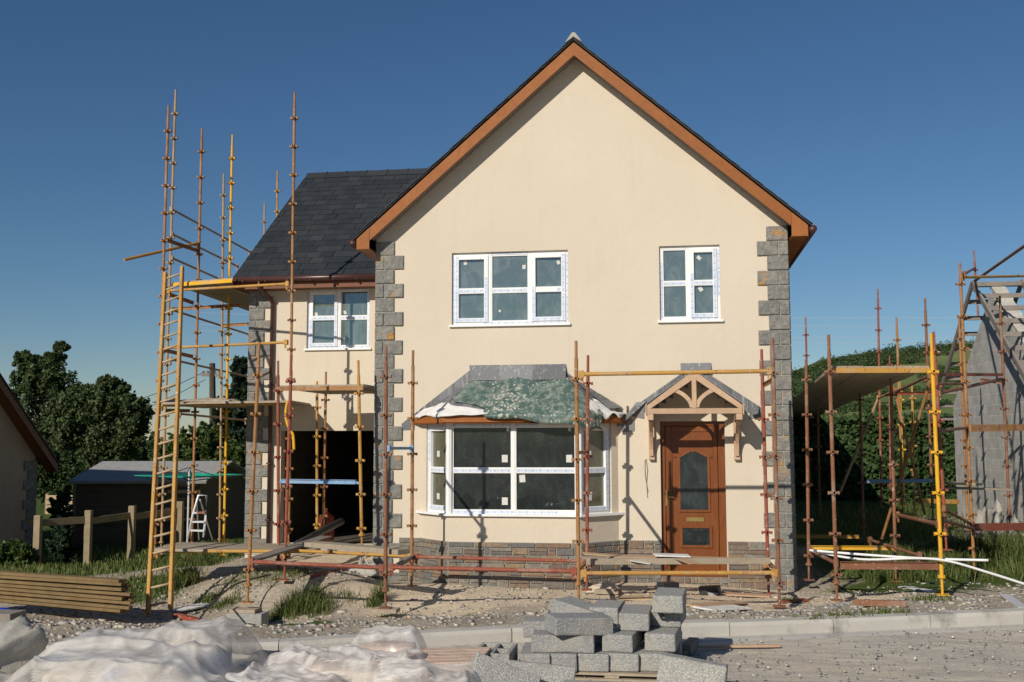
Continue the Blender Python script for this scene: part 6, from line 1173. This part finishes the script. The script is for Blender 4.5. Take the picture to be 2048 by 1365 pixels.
# left neighbour
ln = empty('neighbour_house', (-14.1, 20, -1), 'cream rendered neighbour house in shade at the left edge with a dark roof line', 'house'); XN = -14.1; YE = 22.2
def zl_(px, py): return PX(px, py, XN)
ev = PX(118, 925, XN+.32); r0 = PX(0, 745, XN+.32); sl_n = (r0.z-ev.z)/(ev.y-r0.y); YAP = 18.6; print('left nb', ev, r0, sl_n)
zeN = ev.z; zapN = zeN+(ev.y-YAP)*sl_n; YE = ev.y-.4; yn = YAP-(ev.y-YAP)
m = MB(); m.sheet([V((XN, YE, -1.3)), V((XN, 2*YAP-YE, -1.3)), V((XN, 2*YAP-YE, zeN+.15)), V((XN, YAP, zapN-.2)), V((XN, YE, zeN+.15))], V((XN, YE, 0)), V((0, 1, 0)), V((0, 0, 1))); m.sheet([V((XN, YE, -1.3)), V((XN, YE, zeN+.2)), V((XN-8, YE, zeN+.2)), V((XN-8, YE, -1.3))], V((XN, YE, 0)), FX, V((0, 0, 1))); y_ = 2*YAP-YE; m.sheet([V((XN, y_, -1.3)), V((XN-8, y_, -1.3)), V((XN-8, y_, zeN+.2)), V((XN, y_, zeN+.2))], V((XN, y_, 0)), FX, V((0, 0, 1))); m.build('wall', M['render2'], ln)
m = MB(); m.bx(XN+.002, XN+.045, 2*YAP-YE-.04, YE+.04, -1.4, -.75); m.build('stone_plinth', M['quoin'], ln)
m = MB()
for k in range(14): L_ = .29 if k % 2 else .44; z = -.75+k*.215; m.bx(XN+.002, XN+.04, YE-L_, YE+.03, z+.005, z+.21) if z < zeN-.1 else None
m.build('quoin_column', M['quoin'], ln, bevel=.006)
m = MB()
for sg in (-1, 1): m.prism([V((XN+.32, YAP, zapN)), V((XN+.32, YAP+sg*(ev.y-YAP), zeN)), V((XN+.32, YAP+sg*(ev.y-YAP), zeN-.04)), V((XN+.32, YAP, zapN-.04))], (-8.6, 0, 0))
m.build('roof', M['slate'], ln); m = MB()
for sg in (-1, 1): m.prism([V((XN+.30, YAP, zapN-.042)), V((XN+.30, YAP+sg*(ev.y-YAP), zeN-.042)), V((XN+.30, YAP+sg*(ev.y-YAP), zeN-.24)), V((XN+.30, YAP, zapN-.26))], (-.022, 0, 0)); m.prism([V((XN+.277, YAP, zapN-.20)), V((XN+.277, YAP+sg*(ev.y-YAP), zeN-.20)), V((XN+.277, YAP+sg*(ev.y-YAP), zeN-.215)), V((XN+.277, YAP, zapN-.215))], (-.27, 0, 0))
m.build('barge_board', M['oakdark'], ln)
# right neighbour: bare blockwork gable with roof ladders
rn = empty('block_building', (6.6, 23, -.3), 'unfinished grey blockwork building with an open gable at the right edge', 'building'); XG = 6.62
e0 = PX(1905, 782, XG); YFAR = e0.y; apx = PX(1945, 566, XG-.35); YG2 = apx.y; zA2 = apx.z; near = PX(2046, 770, XG-.35); s_far = (zA2-e0.z)/(YFAR-YG2); s_nr = (zA2-near.z)/(YG2-near.y); print('right nb', YFAR, e0.z, YG2, zA2, near, s_far, s_nr)
sR = (s_far+s_nr)/2; YNR = 2*YG2-YFAR; zE2 = zA2-sR*(YFAR-YG2)
u_ = V((0, -1, 0)); m = MB(); P3 = [V((XG, YFAR, -.6)), V((XG, YNR, -.6)), V((XG, YNR, zE2-.1)), V((XG, YG2, zA2-.22)), V((XG, YFAR, zE2-.1))]
m.prism(P3, (.28, 0, 0))
m.sheet([V((XG+.28, YFAR, -.6)), V((XG+9, YFAR, -.6)), V((XG+9, YFAR, zE2-.1)), V((XG+.28, YFAR, zE2-.1))], P3[0], FX, V((0, 0, 1))); m.sheet([V((XG+.28, YNR, -.6)), V((XG+9, YNR, -.6)), V((XG+9, YNR, zE2-.1)), V((XG+.28, YNR, zE2-.1))], P3[0], FX, V((0, 0, 1))); wr2 = m.build('wall', M['blockwall'], rn)
# stepped cut blocks along the sloping top
m = MB(); n_ = 13
for k in range(n_):
    for sg in (-1, 1): yy = YG2+sg*(YFAR-YG2)*(k+.5)/n_; z_ = zA2-.22-sR*abs(yy-YG2); m.box((XG+.002, yy-.16, z_-.02), (.275, 0, 0), (0, .32, -sg*.32*sR*.85), (0, 0, .07+.03*random.random()))
m.build('cut_block', M['blk2'], rn, bevel=.006)
for xo, nm in ((-.35, 'outer'), (.62, 'inner')):
    for sg in (-1, 1):
        m = MB(); m.beam(V((XG+xo, YG2, zA2)), V((XG+xo, YG2+sg*(YFAR-YG2+.55), zA2-sR*(YFAR-YG2+.55))), .045, .12); m.build('rafter', M['greyw'], rn)
for sg in (-1, 1):
    for k in range(10): yy = YG2+sg*(.06+k*.42); z_ = zA2-sR*abs(yy-YG2); m = MB(); m.beam(V((XG-.33, yy, z_-.0)), V((XG+.60, yy, z_-.0)), .05, .09); m.build('noggin', M['greyw'], rn)
for k in range(3):
    xo = XG+1.4+k*1.2
    for sg in (-1, 1): m = MB(); m.beam(V((xo, YG2, zA2)), V((xo, YG2+sg*(YFAR-YG2+.4), zA2-sR*(YFAR-YG2+.4))), .045, .12); m.build('rafter', M['pine'], rn)
m = MB(); q = PX(1905, 845, XG-.02); m.bx(XG-.10, XG-.002, YFAR-.5, YFAR-.02, zE2-1.0, zE2-.1); 
q = PD(1985, 1000, 19.5); crumple('builders_sheet', 'pale polythene slumped against the foot of the block building', 'sheet', (XG-.45, 21.5, -.35), .45, 1.3, .8, 'mortar', 31)
# overhead wires across the sky on the right, carried by a far pole
ow = empty('power_line', foot(1300, 120), 'faint power lines crossing the sky beyond the house', 'power line')
for y0, y1 in ((618, 622), (632, 640), (655, 664), (668, 673)): m = MB(); A, B = PD(400, y0-6, 150), PD(2600, y1+4, 150); m.path([A.lerp(B, t)-V((0, 0, 3*4*t*(1-t)*.4)) for t in np.linspace(0, 1, 16)], .022, 4); m.build('wire', M['alu'], ow)
